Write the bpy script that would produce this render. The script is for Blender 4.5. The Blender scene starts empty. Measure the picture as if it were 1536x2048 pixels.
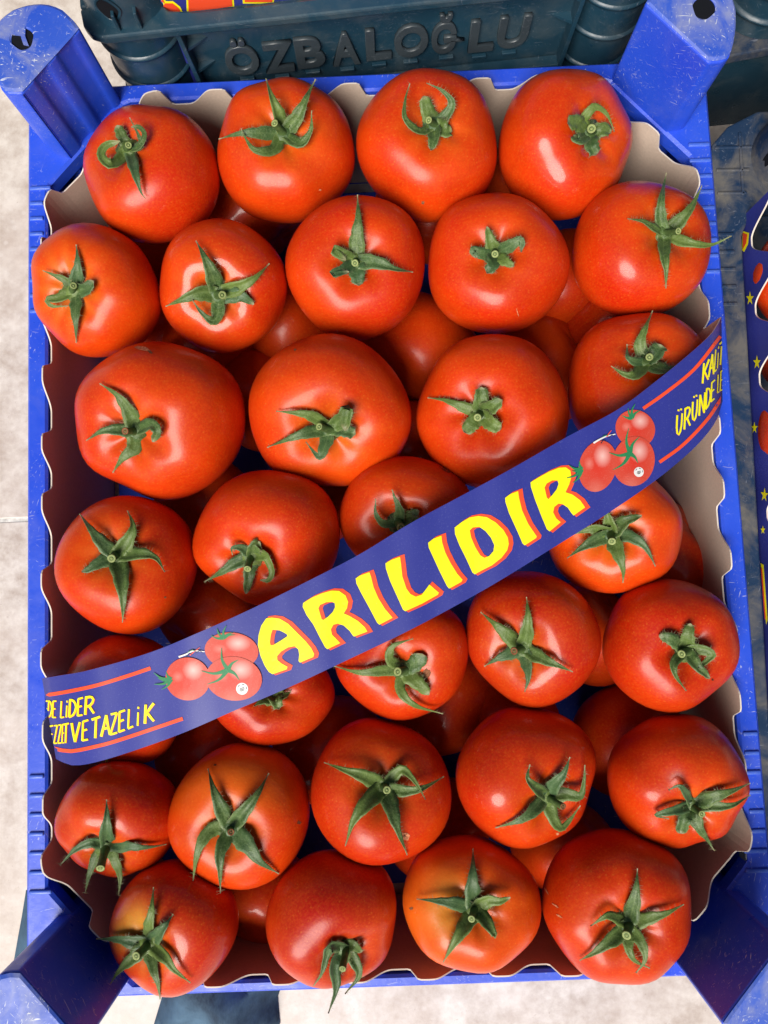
import bpy, bmesh, math, random
import numpy as np
from mathutils import Vector, Matrix
from mathutils.bvhtree import BVHTree

random.seed(7)
S = bpy.context.scene
COL = S.collection
RIM = 0.100                      # height of the crate rim above the floor (m)

# ------------------------------------------------------------------ camera
CW, CH, CF = 1536.0, 2048.0, 1539.0
ROT = np.array([[0.9991562449204513, -0.039555951791141956, -0.011051014177903263],
                [-0.04038848, -0.9951611762186693, -0.08957122396609199],
                [-0.0074544653, 0.08994198143747695, -0.9959191086242176]])
CAM = np.array([0.003627436, -0.0379965177, 0.386115596 + RIM])
RIGHT, UP, FWD = ROT[0], -ROT[1], ROT[2]
cam_d = bpy.data.cameras.new('camera')
cam = bpy.data.objects.new('camera', cam_d)
COL.objects.link(cam)
M = Matrix.Identity(4)
for i in range(3):
    M[i][0], M[i][1], M[i][2], M[i][3] = RIGHT[i], UP[i], -FWD[i], CAM[i]
cam.matrix_world = M
cam_d.sensor_fit = 'VERTICAL'
cam_d.sensor_height = 36.0
cam_d.lens = CF / CH * 36.0
cam_d.clip_start, cam_d.clip_end = 0.01, 200.0
S.camera = cam

# ------------------------------------------------------------------ light
SUN_AZ, SUN_EL = math.radians(205), math.radians(48)   # compass bearing of the light (south, a little west)
W = bpy.data.worlds.new('World'); S.world = W; W.use_nodes = True
wn = W.node_tree.nodes; wl = W.node_tree.links
sky = wn.new('ShaderNodeTexSky'); sky.sky_type = 'NISHITA'; sky.sun_disc = False
sky.sun_elevation = SUN_EL; sky.sun_rotation = SUN_AZ
sky.air_density = 1.0; sky.dust_density = 4.0; sky.ozone_density = 1.0
wn['Background'].inputs['Strength'].default_value = 0.05
wl.new(sky.outputs[0], wn['Background'].inputs['Color'])
sd = bpy.data.lights.new('sun', 'SUN'); sd.energy = 4.8; sd.angle = math.radians(36); sd.color = (1.0, 0.95, 0.88)
so = bpy.data.objects.new('sun', sd); COL.objects.link(so)
sdir = Vector((math.sin(SUN_AZ) * math.cos(SUN_EL), math.cos(SUN_AZ) * math.cos(SUN_EL), math.sin(SUN_EL)))
so.rotation_euler = sdir.to_track_quat('Z', 'Y').to_euler(); so.location = (0, -1, 2)
S.view_settings.view_transform = 'Standard'; S.view_settings.look = 'None'
S.view_settings.exposure = 0.06; S.view_settings.gamma = 1.0


# ------------------------------------------------------------------ helpers
def ray(u, v):
    d = ROT.T @ np.array([(u - CW / 2) / CF, (v - CH / 2) / CF, 1.0])
    return d                                        # depth 1 along FWD

def at(u, v, z):
    d = ray(u, v)
    return CAM + d * ((z - CAM[2]) / d[2])

def atR(u, v, z):
    return at(u, v, RIM + z)

def proj(P):
    P = np.asarray(P, float) - CAM
    c = P @ ROT.T
    return np.stack([CF * c[..., 0] / c[..., 2] + CW / 2, CF * c[..., 1] / c[..., 2] + CH / 2], -1)

def link(name, me, mats, parent=None, loc=None):
    o = bpy.data.objects.new(name, me)
    COL.objects.link(o)
    if mats is not None:
        for m in (mats if isinstance(mats, (list, tuple)) else [mats]):
            if len(me.materials) < len(mats if isinstance(mats, (list, tuple)) else [mats]):
                me.materials.append(m)
    if parent: o.parent = parent
    if loc is not None: o.location = loc
    return o

def mesh(name, verts, faces, smooth=False, mats_idx=None):
    me = bpy.data.meshes.new(name)
    me.from_pydata([tuple(map(float, v)) for v in verts], [], [tuple(f) for f in faces])
    if smooth: me.polygons.foreach_set('use_smooth', [True] * len(me.polygons))
    if mats_idx is not None: me.polygons.foreach_set('material_index', mats_idx)
    me.update()
    return me

def empty(name, loc, label, cat, group=None, rz=0.0):
    o = bpy.data.objects.new(name, None); COL.objects.link(o)
    o.location = loc; o.rotation_euler = (0, 0, rz); o.empty_display_size = 0.02
    tag(o, label, cat, group)
    return o

def tag(o, label=None, cat=None, group=None, kind=None):
    if label: o['label'] = label
    if cat: o['category'] = cat
    if group: o['group'] = group
    if kind: o['kind'] = kind
    return o

def catmull(pts, n):
    P = np.asarray(pts, float)
    if len(P) == 2:
        t = np.linspace(0, 1, n)[:, None]
        return P[0] * (1 - t) + P[1] * t
    Q = np.vstack([2 * P[0] - P[1], P, 2 * P[-1] - P[-2]])
    seg = np.maximum(np.linalg.norm(np.diff(P[:, :2], axis=0), axis=1), 1e-6)
    cum = np.concatenate([[0], np.cumsum(seg)])
    out = []
    for s in np.linspace(0, cum[-1], n):
        i = min(int(np.searchsorted(cum, s, side='right')) - 1, len(P) - 2)
        t = (s - cum[i]) / seg[i]
        p0, p1, p2, p3 = Q[i], Q[i + 1], Q[i + 2], Q[i + 3]
        out.append(0.5 * (2 * p1 + (p2 - p0) * t + (2 * p0 - 5 * p1 + 4 * p2 - p3) * t * t + (3 * p1 - p0 - 3 * p2 + p3) * t ** 3))
    return np.array(out)

def bm_box(bm, x0, x1, y0, y1, z0, z1, bevel=0.0, seg=2):
    vs = [bm.verts.new(p) for p in ((x0, y0, z0), (x1, y0, z0), (x1, y1, z0), (x0, y1, z0),
                                    (x0, y0, z1), (x1, y0, z1), (x1, y1, z1), (x0, y1, z1))]
    fs = [bm.faces.new([vs[i] for i in f]) for f in ((3, 2, 1, 0), (4, 5, 6, 7), (0, 1, 5, 4), (1, 2, 6, 5), (2, 3, 7, 6), (3, 0, 4, 7))]
    if bevel:
        es = list({e for f in fs for e in f.edges})
        bmesh.ops.bevel(bm, geom=es, offset=bevel, segments=seg, affect='EDGES', profile=0.5)

def bm_mesh(bm, name, smooth=False):
    me = bpy.data.meshes.new(name)
    bmesh.ops.recalc_face_normals(bm, faces=bm.faces)
    bm.to_mesh(me); bm.free()
    if smooth: me.polygons.foreach_set('use_smooth', [True] * len(me.polygons))
    return me

def box_me(name, x0, x1, y0, y1, z0, z1, bevel=0.0, seg=2):
    bm = bmesh.new(); bm_box(bm, x0, x1, y0, y1, z0, z1, bevel, seg)
    return bm_mesh(bm, name)

def prism_me(name, poly, z0, z1, bevel=0.0, seg=2, bev_top_only=False):
    bm = bmesh.new()
    lo = [bm.verts.new((p[0], p[1], z0)) for p in poly]
    hi = [bm.verts.new((p[0], p[1], z1)) for p in poly]
    n = len(poly)
    bm.faces.new(lo[::-1]); top = bm.faces.new(hi)
    for i in range(n):
        bm.faces.new((lo[i], lo[(i + 1) % n], hi[(i + 1) % n], hi[i]))
    bmesh.ops.recalc_face_normals(bm, faces=bm.faces)
    if bevel:
        es = list(top.edges) if bev_top_only else list(bm.edges)
        bmesh.ops.bevel(bm, geom=es, offset=bevel, segments=seg, affect='EDGES', profile=0.5)
    return bm_mesh(bm, name)


# ------------------------------------------------------------------ materials
class NT:
    def __init__(self, name):
        self.m = bpy.data.materials.new(name); self.m.use_nodes = True
        self.t = self.m.node_tree; self.n = self.t.nodes
        self.b = self.n['Principled BSDF']
    def add(self, typ, **kw):
        n = self.n.new(typ)
        for k, v in kw.items(): setattr(n, k, v)
        return n
    def link(self, a, b): self.t.links.new(a, b)
    def coord(self, kind='Object', scale=None, rnd=False):
        tc = self.add('ShaderNodeTexCoord'); out = tc.outputs[kind]
        mp = self.add('ShaderNodeMapping')
        if scale: mp.inputs['Scale'].default_value = scale if hasattr(scale, '__len__') else (scale,) * 3
        self.link(out, mp.inputs['Vector'])
        if rnd:
            oi = self.add('ShaderNodeObjectInfo')
            mu = self.add('ShaderNodeMath', operation='MULTIPLY'); mu.inputs[1].default_value = 37.0
            self.link(oi.outputs['Random'], mu.inputs[0]); self.link(mu.outputs[0], mp.inputs['Location'])
        return mp.outputs[0]
    def noise(self, vec, scale, detail=3, rough=0.55, dist=0.0):
        n = self.add('ShaderNodeTexNoise'); n.inputs['Scale'].default_value = scale
        n.inputs['Detail'].default_value = detail; n.inputs['Roughness'].default_value = rough
        n.inputs['Distortion'].default_value = dist
        self.link(vec, n.inputs['Vector']); return n.outputs['Fac']
    def voro(self, vec, scale, feature='F1'):
        n = self.add('ShaderNodeTexVoronoi', feature=feature); n.inputs['Scale'].default_value = scale
        self.link(vec, n.inputs['Vector']); return n.outputs['Distance']
    def ramp(self, fac, stops):
        r = self.add('ShaderNodeValToRGB'); e = r.color_ramp.elements
        while len(e) < len(stops): e.new(0.5)
        for el, (p, c) in zip(e, stops):
            el.position = p; el.color = (c, c, c, 1) if not hasattr(c, '__len__') else (*c, 1)
        self.link(fac, r.inputs[0]); return r.outputs[0]
    def mix(self, fac, a, b, blend='MIX'):
        m = self.add('ShaderNodeMix', data_type='RGBA', blend_type=blend)
        for sock, val in ((m.inputs[0], fac), (m.inputs[6], a), (m.inputs[7], b)):
            if hasattr(val, 'is_output'): self.link(val, sock)
            elif hasattr(val, '__len__'): sock.default_value = (*val, 1)
            else: sock.default_value = val
        return m.outputs[2]
    def math(self, op, a, b=0.0):
        m = self.add('ShaderNodeMath', operation=op)
        for sock, val in ((m.inputs[0], a), (m.inputs[1], b)):
            if hasattr(val, 'is_output'): self.link(val, sock)
            else: sock.default_value = val
        return m.outputs[0]
    def bump(self, h, strength=0.2, dist=0.001):
        b = self.add('ShaderNodeBump'); b.inputs['Strength'].default_value = strength; b.inputs['Distance'].default_value = dist
        self.link(h, b.inputs['Height']); self.link(b.outputs[0], self.b.inputs['Normal'])
    def set(self, **kw):
        for k, v in kw.items():
            k = k.replace('_', ' ')
            if hasattr(v, 'is_output'): self.link(v, self.b.inputs[k])
            elif hasattr(v, '__len__') and len(v) == 3: self.b.inputs[k].default_value = (*v, 1) if self.b.inputs[k].type == 'RGBA' else v
            else: self.b.inputs[k].default_value = v

def flat_mat(name, col, rough=0.5, spec=0.4, grain=0.0, gscale=600.0):
    t = NT(name)
    if grain:
        v = t.coord('Object'); n = t.noise(v, gscale, 2)
        c = t.mix(t.ramp(n, [(0.3, 0.0), (0.75, 1.0)]), tuple(x * (1 - grain) for x in col), tuple(min(1, x * (1 + grain) + grain * 0.03) for x in col))
        t.set(Base_Color=c)
    else: t.set(Base_Color=col)
    t.set(Roughness=rough, Specular_IOR_Level=spec)
    return t.m

def tomato_material():
    t = NT('tomato_skin')
    at_ = t.add('ShaderNodeAttribute', attribute_name='skin')
    v = t.coord('Object', rnd=True)
    mott = t.ramp(t.noise(v, 55, 4, 0.6), [(0.35, 0.0), (0.7, 1.0)])
    c = t.mix(t.math('MULTIPLY', mott, 0.22), at_.outputs['Color'], (0.62, 0.070, 0.004))
    dk = t.ramp(t.noise(v, 34, 5, 0.62), [(0.46, 0.0), (0.70, 1.0)])
    c = t.mix(t.math('MULTIPLY', dk, 0.38), c, (0.30, 0.010, 0.002))
    fine = t.ramp(t.noise(v, 900, 2, 0.6), [(0.42, 0.0), (0.72, 1.0)])
    c = t.mix(t.math('MULTIPLY', fine, 0.16), c, (0.80, 0.17, 0.012))
    spots = t.ramp(t.voro(v, 420), [(0.0, 1.0), (0.22, 0.0)])
    c = t.mix(t.math('MULTIPLY', spots, 0.20), c, (0.84, 0.33, 0.04))
    scar = t.ramp(t.noise(v, 28, 6, 0.7, 1.5), [(0.74, 0.0), (0.79, 1.0)])
    c = t.mix(t.math('MULTIPLY', scar, 0.35), c, (0.42, 0.20, 0.08))
    t.set(Base_Color=c, Roughness=t.ramp(t.noise(v, 40, 3), [(0.3, 0.32), (0.75, 0.46)]), Specular_IOR_Level=0.16)
    t.set(Subsurface_Weight=0.12, Subsurface_Radius=(0.012, 0.003, 0.001), Subsurface_Scale=0.6)
    oi = t.add('ShaderNodeObjectInfo')
    t.set(Coat_Weight=t.ramp(oi.outputs['Random'], [(0.0, 0.22), (1.0, 0.50)]))
    t.set(Coat_Roughness=t.math('ADD', t.ramp(t.noise(v, 60, 4, 0.6), [(0.3, 0.0), (0.7, 0.12)]), t.ramp(oi.outputs['Random'], [(0.0, 0.18), (1.0, 0.06)])))
    h = t.math('ADD', t.noise(v, 700, 2), t.math('MULTIPLY', t.noise(v, 110, 4), 2.5))
    h = t.math('ADD', h, t.math('MULTIPLY', t.noise(v, 38, 2), 10.0))
    t.bump(h, 0.16, 0.0006)
    return t.m

def sepal_material():
    t = NT('sepal_green')
    v = t.coord('Object', rnd=True)
    at_ = t.add('ShaderNodeAttribute', attribute_name='dry')
    n = t.ramp(t.noise(v, 260, 4, 0.65), [(0.3, 0.0), (0.72, 1.0)])
    c = t.mix(n, (0.024, 0.060, 0.010), (0.108, 0.176, 0.042))
    n2 = t.ramp(t.noise(v, 1500, 2), [(0.5, 0.0), (0.75, 1.0)])
    c = t.mix(t.math('MULTIPLY', n2, 0.4), c, (0.34, 0.42, 0.22))
    rb = t.add('ShaderNodeAttribute', attribute_name='rib')
    mid = t.ramp(rb.outputs['Fac'], [(0.0, 1.0), (0.16, 0.0)])
    c = t.mix(t.math('MULTIPLY', mid, 0.40), c, (0.20, 0.27, 0.10))
    mar = t.ramp(rb.outputs['Fac'], [(0.80, 0.0), (1.0, 1.0)])
    c = t.mix(t.math('MULTIPLY', mar, 0.55), c, (0.27, 0.32, 0.14))
    pt = t.ramp(t.noise(v, 90, 4, 0.65), [(0.40, 0.0), (0.66, 1.0)])
    c = t.mix(t.math('MULTIPLY', pt, 0.60), c, (0.028, 0.060, 0.012))
    oi = t.add('ShaderNodeObjectInfo')
    c = t.mix(t.ramp(oi.outputs['Random'], [(0.45, 0.0), (1.0, 0.55)]), c, (0.150, 0.215, 0.040))
    c = t.mix(t.ramp(oi.outputs['Random'], [(0.0, 0.55), (0.40, 0.0)]), c, (0.045, 0.105, 0.050))
    c = t.mix(at_.outputs['Fac'], c, (0.30, 0.27, 0.16))
    t.set(Base_Color=c, Roughness=0.46, Specular_IOR_Level=0.4)
    t.set(Sheen_Weight=0.05, Sheen_Roughness=0.4)
    t.bump(t.noise(v, 420, 4, 0.7), 0.55, 0.0008)
    return t.m

def plastic(name, col, light, rough=0.38, wear=0.35, dirt=None, dirt_amt=0.0):
    """moulded plastic with pale scratches, scuffs and (optionally) dried dirt"""
    t = NT(name)
    v = t.coord('Object')
    big = t.ramp(t.noise(v, 18, 4), [(0.3, 0.0), (0.75, 1.0)])
    c = t.mix(t.math('MULTIPLY', big, 0.35), col, light)
    # thin scratches in two directions
    tot = None
    for rot, sc in ((0.4, (5200, 170, 1200)), (-0.9, (5600, 230, 1400)), (1.5, (4800, 200, 900)), (2.3, (5400, 260, 1000))):
        m0 = t.add('ShaderNodeMapping'); m0.inputs['Rotation'].default_value = (0.5 * rot + 0.3, 0.35 - rot * 0.4, rot)
        wob = t.add('ShaderNodeVectorMath', operation='ADD'); nz = t.add('ShaderNodeTexNoise'); nz.inputs['Scale'].default_value = 35.0; t.link(v, nz.inputs['Vector'])
        ws = t.add('ShaderNodeVectorMath', operation='SCALE'); ws.inputs['Scale'].default_value = 0.006; t.link(nz.outputs['Color'], ws.inputs[0])
        t.link(v, wob.inputs[0]); t.link(ws.outputs[0], wob.inputs[1]); t.link(wob.outputs[0], m0.inputs['Vector'])
        mp = t.add('ShaderNodeMapping'); mp.inputs['Scale'].default_value = sc
        t.link(m0.outputs[0], mp.inputs['Vector'])
        s = t.ramp(t.noise(mp.outputs[0], 0.35, 2), [(0.69, 0.0), (0.73, 1.0)])
        tot = s if tot is None else t.math('MAXIMUM', tot, s)
    area = t.ramp(t.noise(v, 30, 3), [(0.38, 0.0), (0.60, 1.0)])
    w = t.math('MULTIPLY', t.math('MULTIPLY', tot, area), wear * 2.0)
    c = t.mix(w, c, (0.62, 0.66, 0.74))
    scuff = t.ramp(t.noise(v, 420, 5, 0.75), [(0.60, 0.0), (0.72, 1.0)])
    c = t.mix(t.math('MULTIPLY', t.math('MULTIPLY', scuff, area), wear), c, (0.50, 0.55, 0.68))
    if dirt:
        d = t.ramp(t.noise(v, 42, 5, 0.65, 0.6), [(0.50 - 0.12 * dirt_amt, 0.0), (0.66, 1.0)])
        c = t.mix(t.math('MULTIPLY', d, dirt_amt), c, dirt)
    t.set(Base_Color=c, Roughness=t.ramp(t.noise(v, 120, 3), [(0.3, rough - 0.08), (0.7, rough + 0.14)]), Specular_IOR_Level=0.5)
    t.bump(t.math('ADD', t.noise(v, 300, 3), t.math('MULTIPLY', tot, 0.4)), 0.12, 0.0006)
    return t.m

def floor_material():
    t = NT('floor_stone')
    v = t.coord('Object', rnd=True)
    a = t.ramp(t.noise(v, 60, 7, 0.70, 0.0), [(0.34, 0.0), (0.66, 1.0)])
    c = t.mix(a, (0.45, 0.375, 0.32), (0.72, 0.665, 0.605))
    b = t.ramp(t.noise(v, 9, 5, 0.65), [(0.45, 0.0), (0.7, 1.0)])
    c = t.mix(t.math('MULTIPLY', b, 0.5), c, (0.58, 0.48, 0.41))
    s = t.ramp(t.voro(v, 150), [(0.16, 1.0), (0.30, 0.0)])
    c = t.mix(t.math('MULTIPLY', t.math('MULTIPLY', s, b), 0.25), c, (0.84, 0.82, 0.78))
    d = t.ramp(t.noise(v, 260, 3, 0.7), [(0.66, 0.0), (0.75, 1.0)])
    c = t.mix(t.math('MULTIPLY', d, 0.5), c, (0.30, 0.22, 0.18))
    t.set(Base_Color=c, Roughness=t.ramp(a, [(0.0, 0.30), (1.0, 0.5)]), Specular_IOR_Level=0.4)
    t.bump(t.noise(v, 200, 4), 0.08, 0.001)
    return t.m

def board_material(name, col, rough=0.7):
    t = NT(name); v = t.coord('Object')
    n = t.noise(v, 700, 3, 0.7); b = t.noise(v, 25, 3)
    c = t.mix(t.ramp(n, [(0.3, 0.0), (0.75, 1.0)]), tuple(x * 0.92 for x in col), tuple(min(1, x * 1.08) for x in col))
    c = t.mix(t.math('MULTIPLY', t.ramp(b, [(0.35, 0.0), (0.7, 1.0)]), 0.2), c, tuple(x * 0.78 for x in col))
    t.set(Base_Color=c, Roughness=rough, Specular_IOR_Level=0.3)
    t.bump(n, 0.08, 0.0003)
    return t.m

def print_material(name, col, fleck=(0.2, 0.23, 0.5), amt=0.3):
    t = NT(name); v = t.coord('Object')
    s = t.ramp(t.noise(v, 1700, 2, 0.7), [(0.60, 0.0), (0.74, 1.0)])
    sp = t.ramp(t.voro(v, 500), [(0.0, 1.0), (0.09, 0.0)])
    c = t.mix(t.math('MULTIPLY', s, amt), col, fleck)
    c = t.mix(t.math('MULTIPLY', sp, 0.35), c, (0.35, 0.37, 0.55))
    big = t.ramp(t.noise(v, 30, 3), [(0.3, 0.0), (0.75, 1.0)])
    c = t.mix(t.math('MULTIPLY', big, 0.12), c, tuple(min(1, x * 1.5 + 0.02) for x in col))
    t.set(Base_Color=c, Roughness=0.42, Specular_IOR_Level=0.45)
    t.bump(t.noise(v, 900, 2), 0.05, 0.0003)
    return t.m

M_TOM = tomato_material(); M_SEP = sepal_material()
M_STEM = flat_mat('stem_green', (0.060, 0.105, 0.025), 0.6, 0.35, 0.35, 500)
M_CUT = flat_mat('stem_cut_pale', (0.24, 0.29, 0.10), 0.6, 0.3, 0.3, 900)
M_BLUE = plastic('crate_blue', (0.014, 0.062, 0.62), (0.055, 0.150, 0.72), 0.34, 0.30, (0.34, 0.33, 0.36), 0.06)
M_WORN = plastic('crate_blue_worn', (0.040, 0.110, 0.60), (0.16, 0.27, 0.72), 0.36, 0.8)
M_SCUFF = plastic('crate_blue_scuffed', (0.020, 0.075, 0.50), (0.10, 0.19, 0.58), 0.45, 0.9, (0.40, 0.41, 0.42), 0.50)
M_NAVY = plastic('crate_navy', (0.009, 0.026, 0.066), (0.022, 0.058, 0.115), 0.36, 0.10, (0.19, 0.17, 0.13), 0.62)
M_TEAL = plastic('crate_teal', (0.009, 0.034, 0.056), (0.026, 0.085, 0.130), 0.34, 0.07, (0.10, 0.12, 0.12), 0.30)
M_LETTER = plastic('crate_teal_raised', (0.030, 0.042, 0.050), (0.070, 0.085, 0.095), 0.40, 0.06)
M_DARK = flat_mat('hollow_shade', (0.004, 0.005, 0.008), 0.8, 0.2)  # near-black colour painted as the shade inside openings
M_BOARD = board_material('grey_board', (0.58, 0.475, 0.385))
M_BOARD_EDGE = flat_mat('board_edge', (0.66, 0.60, 0.52), 0.8, 0.2)
M_PRINT = print_material('navy_print', (0.026, 0.034, 0.250))
M_YEL = print_material('yellow_print', (0.90, 0.82, 0.006), (0.95, 0.75, 0.02), 0.25)
M_RED = print_material('red_print', (0.82, 0.075, 0.022), (0.80, 0.2, 0.12), 0.25)
M_GRN = print_material('green_print', (0.02, 0.20, 0.075), (0.2, 0.45, 0.3), 0.4)
M_WHT = print_material('white_print', (0.75, 0.76, 0.74), (0.9, 0.9, 0.9), 0.2)
M_INK = flat_mat('black_print', (0.02, 0.02, 0.04), 0.5)
M_FLOOR = floor_material()
M_GROUT = flat_mat('floor_grout', (0.62, 0.60, 0.55), 0.8, 0.2, 0.3, 300)


# ------------------------------------------------------------------ floor
ground = link('ground', mesh('ground', [(-30, -30, -0.012), (30, -30, -0.012), (30, 30, -0.012), (-30, 30, -0.012)], [(0, 1, 2, 3)]), M_GROUT)
tag(ground, kind='structure')
floor = link('floor', box_me('floor', -2.4, 2.4, -2.4, 2.4, -0.010, -0.0004), M_GROUT)
tag(floor, kind='structure')
TS = 0.60
tile_me = box_me('floor_tile', 0.0012, TS - 0.0012, 0.0012, TS - 0.0012, -0.0012, 0.0, 0.0006, 2)
for ix in range(-4, 4):
    for iy in range(-4, 4):
        o = link('floor_tile', tile_me, M_FLOOR, floor)
        o.location = (-0.36 + ix * TS, 0.0104 + iy * TS, 0)


# ------------------------------------------------------------------ crates
POST_OUT = [(0.1300, 0.2212), (0.1332, 0.2260), (0.1380, 0.2310), (0.1430, 0.2336), (0.1490, 0.2346), (0.1550, 0.2340), (0.1610, 0.2322),
            (0.1665, 0.2282), (0.1700, 0.2225), (0.1712, 0.2160), (0.1706, 0.2080), (0.1692, 0.2010), (0.1668, 0.1935), (0.1640, 0.1915), (0.1570, 0.1910)]

def rim_me(name, hw, hn, hs, iw, inn, ins, z0, z1, post=True):
    """flat flange: outer rounded rectangle, inner rectangle cut across the corners"""
    N = 360
    outer, inner = [], []
    for k in range(N):
        a = 2 * math.pi * (k + 0.5) / N; c, s = math.cos(a), math.sin(a)
        def hit(w, n, so, chamf, r):
            h = n if s > 0 else so
            t = min(w / abs(c) if abs(c) > 1e-9 else 9, h / abs(s) if abs(s) > 1e-9 else 9)
            if chamf:
                # line through the foot of the corner post, a little inside it
                ax, ay, bx, by = 0.1285, h - 0.0005, 0.1690, h - 0.0455
                nx, ny = (ay - by), (bx - ax)
                d = nx * ax + ny * ay
                q = nx * abs(c) + ny * abs(s)
                if q > 0: t = min(t, d / q)
            else:
                x, y = t * abs(c), t * abs(s)
                if x > w - r and y > h - r:       # rounded corner
                    ox, oy = w - r, h - r
                    b = abs(c) * ox + abs(s) * oy
                    disc = b * b - (ox * ox + oy * oy - r * r)
                    if disc > 0: t = b + math.sqrt(disc)
            return (t * c, t * s)
        outer.append(hit(hw, hn, hs, False, 0.010)); inner.append(hit(iw, inn, ins, post, 0.0))
    e = 0.0012
    rings = []
    def shrink(loop, d):
        return [(x - d * (1 if x > 0 else -1) * min(1, abs(x) / 0.1), y - d * (1 if y > 0 else -1) * min(1, abs(y) / 0.1)) for x, y in loop]
    rings.append([(x, y, z0) for x, y in outer])
    rings.append([(x, y, z1 - e) for x, y in outer])
    rings.append([(x, y, z1) for x, y in shrink(outer, e)])
    rings.append([(x, y, z1) for x, y in shrink(inner, -e)])
    rings.append([(x, y, z1 - e) for x, y in inner])
    rings.append([(x, y, z0) for x, y in inner])
    V = [p for r in rings for p in r]; F = []
    R = len(rings)
    for r in range(R):
        for k in range(N):
            k2 = (k + 1) % N; r2 = (r + 1) % R
            F.append((r * N + k, r * N + k2, r2 * N + k2, r2 * N + k))
    me = mesh(name, V, F, False)
    bm = bmesh.new(); bm.from_mesh(me); bmesh.ops.recalc_face_normals(bm, faces=bm.faces); bm.to_mesh(me); bm.free()
    return me

def post_parts(root, sx, sy, h, dy, mat, mat_top, grooves, hole_fill):
    P = [(x, y) for x, y in POST_OUT]
    if grooves:      # shallow flutes in the inner face, from B back to A
        A, B = np.array(P[0]), np.array(P[-1])
        n = np.array([-(B - A)[1], (B - A)[0]]); n /= np.linalg.norm(n)
        if n @ np.array([1, 1]) < 0: n = -n
        ex = []
        for t, d in ((0.97, 0), (0.80, 0.0), (0.74, 0.0016), (0.60, 0.0016), (0.54, 0), (0.42, 0), (0.36, 0.0014), (0.16, 0.0014), (0.10, 0.0)):
            ex.append(tuple(A + (B - A) * t + n * d))
        P = P + ex
    P = [(sx * x, sy * (y + dy)) for x, y in P]
    if sx * sy < 0: P = P[::-1]
    me = prism_me('corner_post', P, 0.004, RIM + h - 0.0009, 0.0013, 3)
    if grooves: me.polygons.foreach_set('use_smooth', [abs(p.normal.z) < 0.5 for p in me.polygons])
    post = link('corner_post', me, [mat], root)
    # top cap with a shallow hole; a near-black disc paints its shade
    hc = np.array([sx * 0.1565, sy * (0.2172 + dy)])
    cen = np.mean(P, axis=0)
    Q = [tuple(cen + (np.array(p) - cen) * 0.985) for p in POSTLOOP(sx, sy, dy)]
    n = len(Q); K = 40
    bm = bmesh.new()
    angs = np.linspace(0, 2 * math.pi, K, endpoint=False)
    outer = []
    for a in angs:
        d = np.array([math.cos(a), math.sin(a)]); best = None
        for i in range(n):
            p, q = np.array(Q[i]), np.array(Q[(i + 1) % n])
            m = np.array([d, p - q]).T
            if abs(np.linalg.det(m)) < 1e-12: continue
            t, s = np.linalg.solve(m, p - hc)
            if t > 0 and -1e-6 <= s <= 1 + 1e-6 and (best is None or t < best): best = t
        outer.append(hc + d * (best or 0.02))
    r = 0.0056
    zt = RIM + h
    ro = [bm.verts.new((*o_, zt - 0.0006)) for o_ in outer]
    ri_ = [bm.verts.new((*(hc + (o_ - hc) * 0.94), zt)) for o_ in outer]
    rh = [bm.verts.new((*(hc + r * (1 + 0.10 * math.sin(3 * a + sx)) * np.array([math.cos(a), math.sin(a)])), zt)) for a in angs]
    rd = [bm.verts.new((*(hc + r * 0.94 * np.array([math.cos(a), math.sin(a)])), zt - 0.0005)) for a in angs]
    for k in range(K):
        k2 = (k + 1) % K
        bm.faces.new((ro[k], ro[k2], ri_[k2], ri_[k])); bm.faces.new((ri_[k], ri_[k2], rh[k2], rh[k]))
        bm.faces.new((rh[k], rh[k2], rd[k2], rd[k]))
    link('post_top', bm_mesh(bm, 'post_top', False), mat_top, post)
    bm = bmesh.new()
    for (za, zb, rr) in ((zt - 0.0005, zt - 0.0007, r * 0.93),):
        cv = [bm.verts.new((*(hc + rr * np.array([math.cos(a), math.sin(a)])), zb)) for a in angs]
        bm.faces.new(cv)
    link('hole_shade', bm_mesh(bm, 'hole_shade'), M_DARK, post)
    if hole_fill:
        pts = [(-0.0020, 0.0052), (0.0016, 0.0056), (0.0014, 0.0010), (0.0030, -0.0036), (0.0006, -0.0030), (-0.0008, 0.0016), (-0.0044, 0.0022)]
        me = prism_me('broken_tab', [(hc[0] + x, hc[1] + y) for x, y in pts], zt - 0.0006, zt + 0.0002)
        link('broken_tab', me, mat_top, post)
    return post

def POSTLOOP(sx, sy, dy):
    return [(sx * x, sy * (y + dy)) for x, y in POST_OUT]

blue = empty('plastic_crate', (0, 0, 0), 'bright blue plastic crate holding the tomatoes, scuffed corner posts at all four corners', 'crate')
link('rim', rim_me('rim', 0.180, 0.231, 0.231, 0.1697, 0.2215, 0.2255, RIM - 0.009, RIM), M_BLUE, blue)
link('base', box_me('base', -0.166, 0.166, -0.218, 0.214, 0.003, 0.008, 0.001), M_BLUE, blue)
for (x0, x1, y0, y1) in ((-0.1735, -0.1710, -0.222, 0.222), (0.1710, 0.1735, -0.222, 0.222), (-0.170, 0.170, 0.2235, 0.226), (-0.170, 0.170, -0.2295, -0.227)):
    link('wall', box_me('wall', x0, x1, y0, y1, 0.0, RIM - 0.0095, 0.0006), M_BLUE, blue)
POSTH = 0.055
for sx, sy, g, hf in ((-1, 1, True, True), (1, 1, False, False), (-1, -1, False, False), (1, -1, False, False)):
    post_parts(blue, sx, sy, POSTH, 0.0 if sy > 0 else 0.001, M_BLUE, M_SCUFF, g, hf)
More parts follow.
